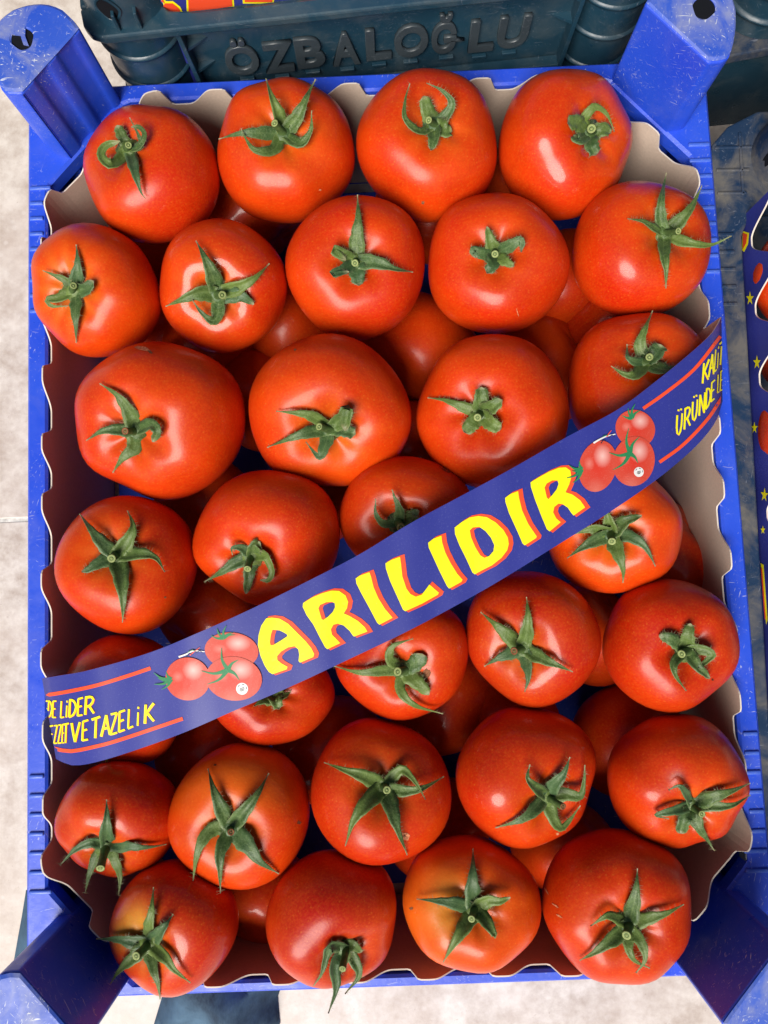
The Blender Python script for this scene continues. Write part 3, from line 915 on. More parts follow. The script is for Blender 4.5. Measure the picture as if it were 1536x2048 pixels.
# every tomato of the top layer: outline, stem place, cut stem end, sepals, skin, words that single it out
TOP = [
 dict(e=(303,348,137,140), k=(258,302), st=(257,290), hue=.22, yel=.2, lab='tomato in the far left corner by the post with a broken hole, one sepal looped',
  sp=[s((225,330),(203,314),(210,292),(240,282),w=11,tip=.010,arch=.005,blunt=.5), s((266,326),(272,352),(282,384),(291,397),w=12), s((250,285),(242,268),(234,250),w=12,blunt=.8,tip=.006),
      s((282,290),(290,268),(278,254),(262,254),w=8,tip=.009,arch=.004,blunt=.4), s((284,292),(278,272),(268,252),(259,235),w=6,tip=.010)]),
 dict(e=(572,300,138,147), k=(566,268), st=(549,246), hue=.42, yel=.3, lab='tomato in the far row with two long sepals raised like rabbit ears',
  sp=[s((555,225),(542,190),(532,157),w=15,tip=.010), s((596,232),(613,196),(631,158),w=15,tip=.010), s((600,288),(621,262),(623,221),w=12,tip=.008), s((545,300),(510,300),(492,278),(482,257),w=12,tip=.006), s((520,266),(480,267),(437,278),w=13)]),
 dict(e=(853,291,141,155), k=(868,252), st=(857,240), hue=.32, yel=.25, lab='far-row tomato with two thin sepals curving up like a pair of horns',
  sp=[s((838,262),(810,236),(811,198),(820,167),w=9,tip=.008), s((856,222),(848,192),w=16,blunt=.7,tip=.006), s((892,232),(904,206),(884,181),(853,166),w=11,tip=.009), s((868,276),(862,300),w=14,blunt=.5), s((892,262),(904,262),w=18,blunt=.7,tip=.003)]),
 dict(e=(1131,289,135,152), k=(1178,266), st=(1183,257), hue=.30, yel=.15, lab='tomato next to the far right corner post with a crumpled rosette of short wide sepals',
  sp=[s((1168,240),(1190,214),(1214,228),(1229,263),w=11,tip=.008,arch=.004), s((1155,246),(1136,246),w=16,blunt=.8,tip=.005), s((1208,260),(1222,266),w=15,blunt=.7,tip=.005), s((1182,290),(1192,310),w=15,blunt=.8,tip=.003), s((1158,278),(1147,270),w=13,blunt=.8)]),
 dict(e=(1283,498,140,137), k=(1328,468), st=(1357,462), hue=.25, yel=.25, lab='tomato against the right carton wall whose thin sepal pokes out over the blue rim',
  sp=[s((1320,430),(1325,385),(1333,345),w=12,tip=.007), s((1360,442),(1384,412),(1404,371),w=15,tip=.008), s((1305,454),(1285,442),(1255,437),w=9), s((1328,505),(1332,540),(1332,577),w=13), s((1370,484),(1420,490),(1463,472),w=11,tip=.012)]),
 dict(e=(193,580,131,135), k=(150,580), st=(147,571), hue=.42, yel=.55, lab='tomato at the left carton wall, second row, star with a blackened sepal tip',
  sp=[s((155,545),(155,515),(152,489),w=14), s((130,560),(110,551),(85,541),w=10), s((174,578),(187,562),w=14,blunt=.6,tip=.004), s((120,596),(96,600),(104,612),(136,612),w=11,tip=.003), s((150,622),(151,655),(152,686),w=13)]),
 dict(e=(447,572,128,136), k=(437,588), st=(445,590), hue=.30, yel=.3, lab='tomato with a wide flat five-armed star, second from left in the second row',
  sp=[s((424,548),(408,512),(392,481),w=17), s((482,572),(512,554),(539,527),w=15), s((480,592),(508,609),w=18,blunt=.3), s((436,624),(426,642),(402,624),(384,599),w=14,tip=.005), s((398,586),(362,600),(331,613),w=17)]),
 dict(e=(710,536,140,146), k=(712,524), st=(710,526), hue=.22, yel=.1, lab='tomato in the second row with one tall upright sepal and one long sepal pointing right',
  sp=[s((713,480),(716,435),(715,389),w=17,tip=.004), s((752,526),(790,538),(826,544),w=15), s((714,548),(718,571),w=18,blunt=.6), s((685,540),(664,549),(698,543),w=11,tip=.006,blunt=.4), s((690,512),(666,500),(692,520),w=13,tip=.006,blunt=.5)]),
 dict(e=(998,527,142,142), k=(990,507), st=(990,508), hue=.30, yel=.1, lab='smooth round tomato with a small compact calyx, between the horned tomato and the strap end',
  sp=[s((980,480),(974,453),w=14,tip=.004,blunt=.3), s((1016,494),(1042,481),(1042,504),w=14,tip=.006,blunt=.3), s((968,508),(946,500),(952,516),w=13,tip=.004,blunt=.4), s((986,528),(974,546),w=15,blunt=.6), s((1010,522),(1028,532),w=13,blunt=.4)]),
 dict(e=(1283,770,148,145), k=(1292,724), st=(1299,714), z=.000, hue=.32, yel=.1, lab='tomato partly under the right end of the strap, curled thin sepals on its left',
  sp=[s((1280,690),(1291,655),(1305,621),w=13,tip=.007), s((1272,724),(1256,714),(1254,688),w=10,tip=.005), s((1272,750),(1248,748),(1222,732),w=13), s((1325,737),(1352,735),(1375,720),w=17), s((1312,706),(1324,690),w=17,blunt=.8)]),
 dict(e=(320,842,171,159), k=(272,861), st=(250,862), hue=.27, yel=.15, lob=.03, lab='largest tomato, at the left with three sepals fanning out to the left',
  sp=[s((258,822),(234,790),(199,767),w=17), s((235,860),(205,862),(172,881),w=14), s((268,896),(246,915),(225,946),w=17), s((304,850),(314,864),(305,884),w=14,tip=.006,blunt=.4)]),
 dict(e=(660,820,163,153), k=(660,858), st=(638,853), hue=.36, yel=.3, lob=.028, lab='large tomato in the third row with a folded-over square-ended sepal right of its stem',
  sp=[s((622,832),(590,826),(552,822),w=13), s((612,866),(572,880),(534,895),w=13), s((648,895),(638,914),(612,884),w=14,tip=.005), s((690,830),(696,814),(690,862),w=15,tip=.007,blunt=.6), s((692,862),(711,868),w=14,blunt=.8)]),
 dict(e=(985,825,153,157), k=(962,828), st=(955,835), hue=.27, yel=.05, lab='tomato above the strap middle with a compact crown-shaped calyx and one long left sepal',
  sp=[s((925,814),(890,800),(855,795),w=12), s((962,792),(962,774),w=17,blunt=.7,tip=.003), s((988,812),(1004,800),w=16,blunt=.6), s((984,848),(1002,858),w=16,blunt=.7), s((942,850),(928,864),w=16,blunt=.8)]),
 dict(e=(252,1130,144,139), k=(233,1112), st=(223,1117), hue=.30, yel=.3, lab='tomato at the left carton wall just above the strap with a broad flat star',
  sp=[s((200,1080),(176,1050),(159,1027),w=16), s((256,1080),(266,1052),(255,1021),w=16), s((282,1108),(312,1116),(330,1144),w=16), s((242,1152),(246,1200),(245,1245),w=18), s((198,1126),(178,1138),(163,1144),w=15,blunt=.3)]),
 dict(e=(532,1076,148,136), k=(504,1112), st=(495,1138), hue=.25, yel=.12, lob=.035, dim=.26, lab='tomato just above the strap with its drooping calyx in a deep hollow',
  sp=[s((468,1128),(436,1148),(408,1164),w=14), s((484,1096),(464,1096),(465,1110),w=11,tip=.004), s((498,1150),(492,1188),w=14,blunt=.4,tip=.004), s((530,1112),(544,1140),(538,1160),(520,1160),w=11,tip=.005,blunt=.3), s((510,1092),(520,1084),w=14,blunt=.7)]),
 dict(e=(815,1032,137,120), k=(799,1044), st=(802,1055), z=-.004, hue=.36, yel=.08, lab='dull orange-red tomato half hidden behind the upper edge of the strap',
  sp=[s((800,1018),(790,996),(784,979),w=11,tip=.005), s((768,1046),(752,1028),(751,998),w=10,tip=.006), s((830,1042),(862,1050),w=16), s((800,1075),(806,1090),w=15), s((822,1030),(838,1022),w=13,blunt=.5)]),
 dict(e=(1228,1058,138,129), k=(1222,1068), st=(1224,1083), z=-.002, hue=.5, yel=.35, lab='glossy orange-red tomato just below the strap on the right with a five-armed star',
  sp=[s((1252,1042),(1284,1031),w=17,blunt=.2), s((1262,1074),(1292,1096),(1311,1133),w=14), s((1236,1108),(1246,1140),(1246,1166),w=16), s((1188,1082),(1160,1098),(1134,1116),w=15), s((1186,1058),(1150,1068),w=16), s((1216,1034),(1210,1012),w=15)]),
 dict(e=(803,1317,134,124), k=(808,1338), st=(795,1343), z=-.003, hue=.16, yel=.1, lob=.03, lab='glossy tomato below the middle of the strap with browned skin beside its calyx',
  sp=[s((768,1340),(720,1345),(667,1332),w=13), s((780,1318),(786,1292),(826,1277),w=11,tip=.007), s((836,1322),(844,1308),w=18,blunt=.8,tip=.003), s((836,1366),(858,1390),w=18,blunt=.5), s((800,1378),(828,1410),(886,1428),w=11,tip=.004)]),
 dict(e=(1067,1279,136,137), k=(1045,1296), st=(1028,1302), hue=.10, yel=.25, dull=.3, lab='dark red tomato with a perfect flat star and pale ring around it, right of centre',
  sp=[s((1012,1268),(986,1246),(961,1224),w=16), s((1054,1262),(1056,1230),(1053,1194),w=15), s((1082,1316),(1114,1330),(1146,1344),w=15), s((1053,1330),(1056,1358),(1049,1384),w=15), s((1012,1310),(990,1320),(968,1333),w=14)]),
 dict(e=(1342,1291,138,134), k=(1372,1300), st=(1363,1308), hue=.14, yel=.05, dull=.15, lob=.03, lab='tomato touching the right carton wall with a small dark speck below its calyx',
  sp=[s((1346,1280),(1318,1271),w=15,blunt=.6), s((1376,1272),(1381,1247),w=15,blunt=.5,tip=.003), s((1348,1326),(1352,1352),(1373,1382),w=10), s((1402,1298),(1424,1310),(1396,1336),w=12,tip=.004,blunt=.3), s((1394,1332),(1420,1357),w=13,blunt=.4)]),
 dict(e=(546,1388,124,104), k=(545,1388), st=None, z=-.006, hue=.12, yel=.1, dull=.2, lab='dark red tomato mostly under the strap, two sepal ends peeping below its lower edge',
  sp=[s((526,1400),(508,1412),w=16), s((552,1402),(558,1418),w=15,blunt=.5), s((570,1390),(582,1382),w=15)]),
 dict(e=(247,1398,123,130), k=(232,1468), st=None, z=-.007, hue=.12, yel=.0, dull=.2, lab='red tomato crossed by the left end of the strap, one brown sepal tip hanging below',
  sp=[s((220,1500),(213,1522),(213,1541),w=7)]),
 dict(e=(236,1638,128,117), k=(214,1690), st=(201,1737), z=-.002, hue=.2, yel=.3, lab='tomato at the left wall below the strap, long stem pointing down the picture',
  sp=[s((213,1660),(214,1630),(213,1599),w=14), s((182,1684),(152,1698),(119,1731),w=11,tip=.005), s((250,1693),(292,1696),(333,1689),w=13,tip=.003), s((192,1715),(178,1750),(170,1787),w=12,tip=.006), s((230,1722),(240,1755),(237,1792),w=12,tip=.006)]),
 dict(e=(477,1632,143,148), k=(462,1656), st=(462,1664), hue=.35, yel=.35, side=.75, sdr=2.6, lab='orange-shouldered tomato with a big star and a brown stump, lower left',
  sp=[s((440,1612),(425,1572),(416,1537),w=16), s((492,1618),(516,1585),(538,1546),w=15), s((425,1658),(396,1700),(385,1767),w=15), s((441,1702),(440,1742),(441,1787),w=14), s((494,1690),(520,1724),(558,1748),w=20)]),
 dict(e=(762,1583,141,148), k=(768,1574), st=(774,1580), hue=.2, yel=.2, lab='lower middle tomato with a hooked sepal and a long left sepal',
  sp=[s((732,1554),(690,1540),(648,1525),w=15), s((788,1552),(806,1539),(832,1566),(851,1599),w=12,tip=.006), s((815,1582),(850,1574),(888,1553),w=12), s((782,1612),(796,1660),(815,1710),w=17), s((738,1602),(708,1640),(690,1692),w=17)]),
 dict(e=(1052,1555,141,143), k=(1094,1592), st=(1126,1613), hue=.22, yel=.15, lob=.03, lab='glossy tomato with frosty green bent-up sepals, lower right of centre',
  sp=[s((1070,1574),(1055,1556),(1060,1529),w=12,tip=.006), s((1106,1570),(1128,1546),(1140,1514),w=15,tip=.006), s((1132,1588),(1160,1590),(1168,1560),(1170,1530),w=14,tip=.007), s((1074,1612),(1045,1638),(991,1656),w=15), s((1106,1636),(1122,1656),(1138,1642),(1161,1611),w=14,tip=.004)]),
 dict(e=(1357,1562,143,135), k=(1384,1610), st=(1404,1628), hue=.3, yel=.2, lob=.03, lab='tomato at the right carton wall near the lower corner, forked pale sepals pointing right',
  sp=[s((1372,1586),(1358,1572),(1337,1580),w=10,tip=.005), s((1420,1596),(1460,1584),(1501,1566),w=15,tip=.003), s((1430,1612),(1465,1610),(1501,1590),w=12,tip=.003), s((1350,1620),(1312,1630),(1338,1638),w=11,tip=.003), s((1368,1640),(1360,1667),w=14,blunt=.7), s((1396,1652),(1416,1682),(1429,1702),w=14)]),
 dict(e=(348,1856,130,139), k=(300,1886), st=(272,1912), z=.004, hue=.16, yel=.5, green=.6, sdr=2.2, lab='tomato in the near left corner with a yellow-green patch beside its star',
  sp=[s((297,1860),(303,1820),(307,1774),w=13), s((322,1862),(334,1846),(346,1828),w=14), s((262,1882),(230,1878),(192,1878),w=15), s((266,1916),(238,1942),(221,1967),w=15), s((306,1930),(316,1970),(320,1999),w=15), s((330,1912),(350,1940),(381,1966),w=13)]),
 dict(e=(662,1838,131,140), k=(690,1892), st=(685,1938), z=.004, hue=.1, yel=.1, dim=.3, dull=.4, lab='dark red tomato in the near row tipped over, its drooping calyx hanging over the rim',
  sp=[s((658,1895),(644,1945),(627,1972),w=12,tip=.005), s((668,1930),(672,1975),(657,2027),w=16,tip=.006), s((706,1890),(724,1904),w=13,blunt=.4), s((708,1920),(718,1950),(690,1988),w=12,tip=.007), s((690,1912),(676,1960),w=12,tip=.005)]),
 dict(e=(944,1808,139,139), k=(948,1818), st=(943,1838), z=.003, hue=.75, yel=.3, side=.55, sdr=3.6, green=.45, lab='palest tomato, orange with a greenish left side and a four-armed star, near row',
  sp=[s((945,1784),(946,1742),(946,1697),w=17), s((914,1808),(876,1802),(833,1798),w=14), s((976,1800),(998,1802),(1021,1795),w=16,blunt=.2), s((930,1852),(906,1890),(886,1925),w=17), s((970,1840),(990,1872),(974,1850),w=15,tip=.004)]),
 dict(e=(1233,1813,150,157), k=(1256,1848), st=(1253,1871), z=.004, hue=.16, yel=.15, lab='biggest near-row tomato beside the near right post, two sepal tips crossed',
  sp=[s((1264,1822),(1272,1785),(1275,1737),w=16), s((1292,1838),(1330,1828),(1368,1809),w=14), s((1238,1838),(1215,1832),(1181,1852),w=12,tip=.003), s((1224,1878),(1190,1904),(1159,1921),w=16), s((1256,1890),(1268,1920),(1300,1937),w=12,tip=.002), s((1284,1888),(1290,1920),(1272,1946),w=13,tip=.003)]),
]
RND = random.Random(3)
M_SCAR = flat_mat('blemish_brown', (0.20, 0.075, 0.030), 0.8, 0.2, 0.5, 1500); M_PALE = flat_mat('blemish_pale', (0.62, 0.22, 0.10), 0.7, 0.2, 0.5, 1500)
M_SPOT = flat_mat('blemish_dark', (0.035, 0.020, 0.012), 0.8, 0.2)
# scabs, nicks and pale scratches seen on single fruits: (tomato number, pixel place, half sizes, tilt, material)
MARKS = [(10, 286, 698, 16, 4, .2, M_PALE), (10, 300, 704, 5, 2.5, .5, M_SCAR), (24, 811, 1672, 11, 8, .3, M_PALE), (24, 806, 1671, 5, 3, .3, M_SCAR), (23, 598, 1645, 5, 4, 0, M_SCAR), (19, 1425, 1359, 2.6, 2.4, 0, M_SPOT),
         (30, 1112, 1812, 9, 1.6, .6, M_PALE), (30, 1118, 1832, 10, 1.5, .5, M_PALE), (30, 1093, 1782, 11, 1.2, 1.0, M_PALE), (29, 823, 1817, 4, 3, 0, M_SCAR), (17, 852, 1350, 9, 14, .2, M_SCAR), (15, 890, 935, 18, 7, .6, M_SCAR),
         (2, 846, 405, 3.5, 3.5, 0, M_SCAR), (25, 1115, 1668, 3.5, 2.5, 0, M_PALE), (8, 1035, 625, 8, 1, 1.3, M_PALE), (11, 590, 700, 3, 2, 0, M_SCAR), (13, 330, 1195, 3, 2, .3, M_SCAR), (23, 430, 1530, 3, 2, 0, M_SPOT), (1, 640, 380, 3, 2, 0, M_PALE)]
GTOP = 'tomatoes of the top layer in the blue crate'
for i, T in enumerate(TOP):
    if i >= 17 and i not in (23, 29): T['dull'] = T.get('dull', 0) + .22  # darker skin colour paints the shade of a body leaning over
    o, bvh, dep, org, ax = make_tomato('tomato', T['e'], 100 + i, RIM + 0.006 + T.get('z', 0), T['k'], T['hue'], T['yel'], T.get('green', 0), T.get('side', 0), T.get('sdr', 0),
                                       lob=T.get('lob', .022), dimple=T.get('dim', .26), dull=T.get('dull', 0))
    tag(o, T['lab'], 'tomato', GTOP)
    for mk in MARKS:
        if mk[0] == i:
            sh = Sheet.__new__(Sheet); sh.bvh = bvh
            ol = [(mk[1] + r * (math.cos(a) * mk[3] * math.cos(mk[5]) - math.sin(a) * mk[4] * math.sin(mk[5])), mk[2] + r * (math.cos(a) * mk[3] * math.sin(mk[5]) + math.sin(a) * mk[4] * math.cos(mk[5])))
                  for a, r in ((x, RND.uniform(.6, 1.2)) for x in np.linspace(0, 2 * math.pi, 14, endpoint=False))]
            d_ = decal('blemish', sh, [(ol, [])], .00012, mk[6], None, 8.0)
            d_.data.transform(Matrix.Translation(Vector(-org))); d_.parent = o
    add_calyx(o, bvh, dep, org, ax, T['k'], T['st'], T['sp'], i)

# the layer below, seen through the gaps
LOW = [((500,425,118,112), 'tomato in the lower layer, showing in the gap under the two far left tomatoes'),
 ((838,700,122,118), 'orange lower-layer tomato in the gap at the centre of the upper half'),
 ((1100,735,110,108), 'lower-layer tomato in the gap left of the one under the strap right end'),
 ((1215,640,104,104), 'lower-layer tomato under the one whose sepal crosses the right rim'),
 ((420,700,118,112), 'lower-layer tomato beneath the wide flat star of the second row'),
 ((508,800,100,104), 'lower-layer tomato squeezed between the two largest tomatoes'),
 ((860,420,112,110), 'lower-layer tomato under the horned tomato of the far row'),
 ((640,985,112,108), 'lower-layer tomato beneath the one with the folded square-ended sepal'),
 ((805,905,104,104), 'lower-layer tomato left of the crown-shaped calyx tomato'),
 ((420,1230,112,108), 'lower-layer tomato showing above the strap right of the broad flat star'),
 ((1335,1110,112,112), 'lower-layer tomato behind the glossy orange-red one at the right carton wall'),
 ((890,1400,112,112), 'lower-layer tomato right of the browned tomato below the strap'),
 ((1255,1480,116,116), 'lower-layer tomato in the dark gap at the right, above the forked pale sepals'),
 ((1010,1440,112,112), 'lower-layer tomato under the perfect flat star'),
 ((1185,1265,100,108), 'lower-layer tomato between the perfect star and the speckled one by the wall'),
 ((420,1490,112,110), 'lower-layer tomato below the strap between its left end and the peeping sepals'),
 ((655,1500,112,110), 'lower-layer tomato beneath the hooked-sepal tomato, to its left'),
 ((520,1790,112,106), 'lower-layer tomato in the shade between the orange-shouldered and the tipped one'),
 ((1130,1690,112,110), 'lower-layer tomato showing in the gap below the frosty bent-up sepals'),
 ((1000,405,100,100), 'lower-layer tomato in the gap between the two far right tomatoes'),
 ((318,470,104,102), 'lower-layer tomato in the gap below the looped-sepal tomato at far left'),
 ((318,690,104,100), 'lower-layer tomato in the gap at the left between second and third rows'),
 ((585,655,104,104), 'lower-layer tomato in the narrow gap between the flat star and the tall upright sepal'),
 ((1120,560,104,104), 'lower-layer tomato in the gap left of the one whose sepal crosses the rim'),
 ((880,1660,108,108), 'lower-layer tomato in the gap right of the hooked-sepal tomato'),
 ((410,1010,104,104), 'lower-layer tomato between the largest tomato and the deep-hollow one'),
]
for i, (e, lab) in enumerate(LOW):
    o, *_ = make_tomato('tomato', e, 300 + i, RIM - 0.052, (e[0] + (-1) ** i * e[2] * .70, e[1] + (-1) ** (i // 2) * e[3] * .62), 0.05 + 0.35 * RND.random() * (1 if i != 1 else 1.6), 0.1, lob=.012, dull=.35 if i != 1 else 0)  # skin darkened to paint the shade down in the gaps
    tag(o, lab, 'tomato', 'tomatoes of the lower layer in the blue crate')

# ------------------------------------------------------------------ the printed strap
PAIRS = [((84,1357),(112,1518),.012,.010), ((120,1351),(150,1531),.022,.020), ((180,1340),(222,1516),.031,.029), ((300,1305),(353,1471),.040,.038),
 ((400,1264),(467,1422),.045,.044), ((500,1219),(575,1376),.048,.047), ((620,1160),(699,1318),.050,.049), ((720,1108),(800,1270),.050,.050), ((820,1047),(905,1215),.050,.050),
 ((920,993),(1000,1161),.050,.050), ((1020,939),(1107,1095),.050,.050), ((1137,872),(1206,1033),.049,.049), ((1237,818),(1290,976),.047,.048), ((1315,760),(1350,930),.045,.046),
 ((1380,707),(1400,884),.041,.042), ((1425,665),(1432,842),.036,.036), ((1443,634),(1445,803),.028,.026)]
wob = lambda k: 0.0005 * math.sin(0.45 * k) + 0.0004 * math.sin(1.1 * k + 1)
tp = catmull([(*a, z) for a, b, z, zz in PAIRS], 90); bp = catmull([(*b, zz) for a, b, z, zz in PAIRS], 90)
TOPL = [atR(p[0], p[1], p[2] + wob(k)) for k, p in enumerate(tp)]; BOTL = [atR(p[0], p[1], p[2] + wob(k + 2)) for k, p in enumerate(bp)]
def tail(A, n, dz, dx):
    return [A + np.array([dx * (k / n) ** 0.5, 0, -dz * k / n]) for k in range(1, n + 1)]
TOPL = tail(TOPL[0], 6, .050, .0005)[::-1] + TOPL + tail(TOPL[-1], 6, .055, -.0015)
BOTL = tail(BOTL[0], 6, .045, .0005)[::-1] + BOTL + tail(BOTL[-1], 6, .055, -.0015)
TOPL, BOTL = np.array(TOPL), np.array(BOTL)
NW, NL = 7, len(TOPL)
G = np.array([[TOPL[i] * (1 - j / (NW - 1)) + BOTL[i] * (j / (NW - 1)) for j in range(NW)] for i in range(NL)])
du = np.gradient(G, axis=0); dv = np.gradient(G, axis=1)
NRM = np.cross(du, dv); NRM /= np.linalg.norm(NRM, axis=2, keepdims=True)
if NRM[NL // 2, 3, 2] < 0: NRM = -NRM
TH = 0.00055
VT = G.reshape(-1, 3); VB = (G - NRM * TH).reshape(-1, 3)
V = np.vstack([VT, VB]); F = []; MI = []; off = NL * NW
for i in range(NL - 1):
    for j in range(NW - 1):
        a = i * NW + j
        F.append((a, a + 1, a + NW + 1, a + NW)); MI.append(0)
        F.append((off + a, off + a + NW, off + a + NW + 1, off + a + 1)); MI.append(1)
V = [tuple(v) for v in V]
for i in range(NL - 1):
    for j in (0, NW - 1):
        a = i * NW + j; q = len(V)
        V += [V[a], V[a + NW], V[off + a + NW], V[off + a]]
        F.append((q, q + 1, q + 2, q + 3)); MI.append(2)
me = mesh('paper_strap', V, F, True, MI)
me.polygons.foreach_set('use_smooth', [m < 2 for m in MI])
strap = link('paper_strap', me, [M_PRINT, M_BOARD, M_BOARD_EDGE])
tag(strap, 'navy printed carton strap with big yellow letters arched diagonally over the tomatoes', 'strap')
SH = Sheet(VT, [f for f, m in zip(F, MI) if m == 0])

Z1 = lambda x, y: (60 + x / 3.072, 1180 + y / 3.072)
Z2 = lambda x, y: (480 + x / 3.657, 1000 + y / 3.657)
Z3 = lambda x, y: (860 + x / 4.042, 880 + y / 4.042)
Z4 = lambda x, y: (1120 + x / 4.267, 620 + y / 4.267)
BIG = [
 (Z2, [(195,868),(235,862),(290,870),(350,905),(415,970),(480,1035),(520,1085),(540,1125),(535,1145),(440,1185),(432,1175),(437,1130),(430,1090),(400,1065),(350,1075),(300,1105),(270,1140),(272,1170),(300,1195),(345,1220),(340,1235),(240,1270),(215,1255),(185,1210),(155,1140),(135,1060),(140,990),(160,920)],
      [[(238,945),(290,950),(330,970),(350,985),(345,1000),(300,1030),(250,1060),(225,1065),(218,1040),(225,985)]]),
 (Z2, [(465,755),(530,715),(600,685),(670,665),(725,668),(770,700),(788,745),(780,790),(755,830),(800,850),(860,885),(910,930),(928,960),(835,995),(825,985),(805,955),(760,915),(715,900),(680,910),(662,945),(670,985),(700,1015),(728,1045),(640,1087),(625,1075),(590,1010),(540,910),(490,840),(462,780)],
      [[(572,790),(585,765),(630,745),(675,742),(695,755),(697,785),(680,820),(645,855),(610,880),(595,870)]]),
 (Z2, [(850,575),(880,555),(945,532),(955,560),(975,640),(1010,720),(1060,800),(1112,860),(1020,908),(1005,895),(950,790),(890,680),(855,610)], []),
 (Z2, [(1067,465),(1110,440),(1168,420),(1175,470),(1185,560),(1215,650),(1245,690),(1285,710),(1330,695),(1365,650),(1385,622),(1450,678),(1445,690),(1330,755),(1210,810),(1195,800),(1150,700),(1100,590),(1070,500)], []),
 (Z3, [(-13,833),(30,800),(89,778),(95,830),(120,910),(165,1000),(215,1080),(258,1130),(250,1145),(155,1197),(140,1180),(80,1060),(20,930),(-8,870)], []),
 (Z3, [(202,710),(260,665),(320,630),(390,618),(460,628),(530,670),(590,730),(625,790),(632,840),(620,890),(575,950),(500,1010),(420,1050),(362,1082),(345,1070),(300,970),(240,850),(205,760)],
      [[(318,730),(345,705),(400,700),(450,735),(495,790),(522,850),(515,900),(480,940),(440,955),(405,935),(365,870),(330,790)]]),
 (Z3, [(610,470),(650,440),(708,418),(715,470),(740,570),(790,680),(858,780),(855,790),(765,848),(750,835),(700,720),(640,590),(612,500)], []),
 (Z3, [(815,345),(880,305),(960,260),(1040,228),(1095,225),(1130,250),(1138,300),(1120,360),(1090,425),(1150,445),(1210,490),(1248,545),(1160,607),(1145,590),(1115,545),(1070,515),(1035,512),(1000,540),(990,585),(1015,635),(1050,665),(965,735),(945,720),(900,610),(850,480),(818,380)],
      [[(922,385),(940,350),(985,325),(1030,325),(1040,355),(1025,400),(990,445),(955,482),(940,465)]]),
]
for conv, outer, holes in BIG:
    oo = np.array([conv(*p) for p in outer]); hh = [np.array([conv(*p) for p in h]) for h in holes]
    # the red drop shadow: the same letter, fattened and shifted to the right
    ro = offset(oo, 4.0) + np.array([6.3, -1.2]); rh = [offset(h, -2.2) + np.array([6.5, -0.4]) for h in hh]
    decal('letter_shadow', SH, [(ro, rh)], 0.00018, M_RED, strap)
    decal('letter', SH, [(offset(oo, 0.8), [offset(h, -0.6) for h in hh])], 0.00034, M_YEL, strap)

def line_strip(pts, w, conv, mat, name='line', sh=SH, lift=.0002, par=strap):
    p = catmull([conv(*q) for q in pts], 16)
    decal(name, sh, [(strip_poly(p, w), [])], lift, mat, par)
line_strip([(78,648),(200,630),(400,588),(600,528),(742,480)], 7.4, Z1, M_RED)
line_strip([(148,972),(250,990),(400,962),(560,918),(940,790)], 7.4, Z1, M_RED)
line_strip([(708,842),(900,707),(1150,500),(1365,225)], 6.6, Z4, M_RED)
line_strip([(848,1300),(1050,1150),(1250,940),(1380,745)], 6.6, Z4, M_RED)

for k, (dx, dy, m, lf, w) in enumerate(((1.6, 1.0, M_RED, .00016, 6.2), (0, 0, M_YEL, .0003, 5.6))):
    nm = 'small_letter' if k else 'small_letter_shadow'
    z1 = lambda x, y: Z1(x + dx, y + dy); z4 = lambda x, y: Z4(x + dx * .6, y + dy)
    brush_text(nm, SH, [('E',94,114),('D',114,139),('E',141,166),('L',190,216),('I',216,240),('D',242,290),('E',294,330),('R',338,398)],
               [(90,782),(200,785),(290,775),(405,755)], [(90,680),(200,682),(290,668),(405,645)], lf, m, strap, z1, w * .9, 0.04)
    brush_text(nm, SH, [('E',122,148),('Z',150,172),('Z',175,197),('E',200,216),('T',206,240),('V',256,308),('E',322,364),('T',378,432),('A',440,496),('Z',494,540),('E',546,590),('L',602,640),('I',648,682),('K',702,766)],
               [(120,945),(240,938),(300,930),(370,918),(450,897),(520,884),(640,840),(770,803)], [(120,835),(240,818),(300,812),(370,795),(450,772),(520,755),(640,722),(740,695)], lf, m, strap, z1, w, 0.03)
    brush_text(nm, SH, [('K',1212,1268),('A',1268,1312),('L',1314,1338),('I',1336,1350),('T',1350,1388)],
               [(1215,640),(1282,568),(1324,530),(1342,500),(1384,452)], [(1215,470),(1282,388),(1324,335),(1342,310),(1384,250)], lf, m, strap, z4, w * .70, 0.06, .62)
    brush_text(nm, SH, [('U',990,1040),('R',1056,1112),('U',1124,1170),('N',1184,1234),('D',1240,1284),('E',1284,1318),('L',1338,1358),('E',1362,1384)],
               [(985,1088),(1056,1035),(1124,962),(1184,914),(1240,862),(1284,800),(1338,715),(1384,680)], [(985,900),(1056,858),(1124,785),(1184,735),(1240,690),(1284,630),(1338,560),(1384,505)], lf, m, strap, z4, w * .72, 0.04, .62)

def printed_tomato_material():
    t = NT('tomato_print')
    a = t.add('ShaderNodeAttribute', attribute_name='print')
    def spot(x, y, r):
        d = t.add('ShaderNodeVectorMath', operation='DISTANCE'); d.inputs[1].default_value = (x, y, 0)
        t.link(a.outputs['Vector'], d.inputs[0])
        return t.ramp(d.outputs['Value'], [(0.0, 1.0), (r, 0.0)])
    c = t.mix(t.math('MULTIPLY', spot(.5, .5, .60), .9), (0.55, 0.07, 0.04), (0.62, 0.030, 0.014))
    c = t.mix(t.math('MULTIPLY', spot(.62, .30, .24), .75), c, (0.85, 0.60, 0.55))
    c = t.mix(t.math('MULTIPLY', spot(.28, .45, .14), .3), c, (0.85, 0.5, 0.42))
    c = t.mix(t.math('MULTIPLY', spot(.45, 1.0, .30), .3), c, (0.80, 0.35, 0.28))
    v = t.coord('Object'); n = t.ramp(t.noise(v, 1700, 2), [(0.55, 0.0), (0.75, 1.0)])
    c = t.mix(t.math('MULTIPLY', n, .16), c, (0.8, 0.35, 0.3))
    t.set(Base_Color=c, Roughness=0.42)
    return t.m
M_PT = printed_tomato_material()
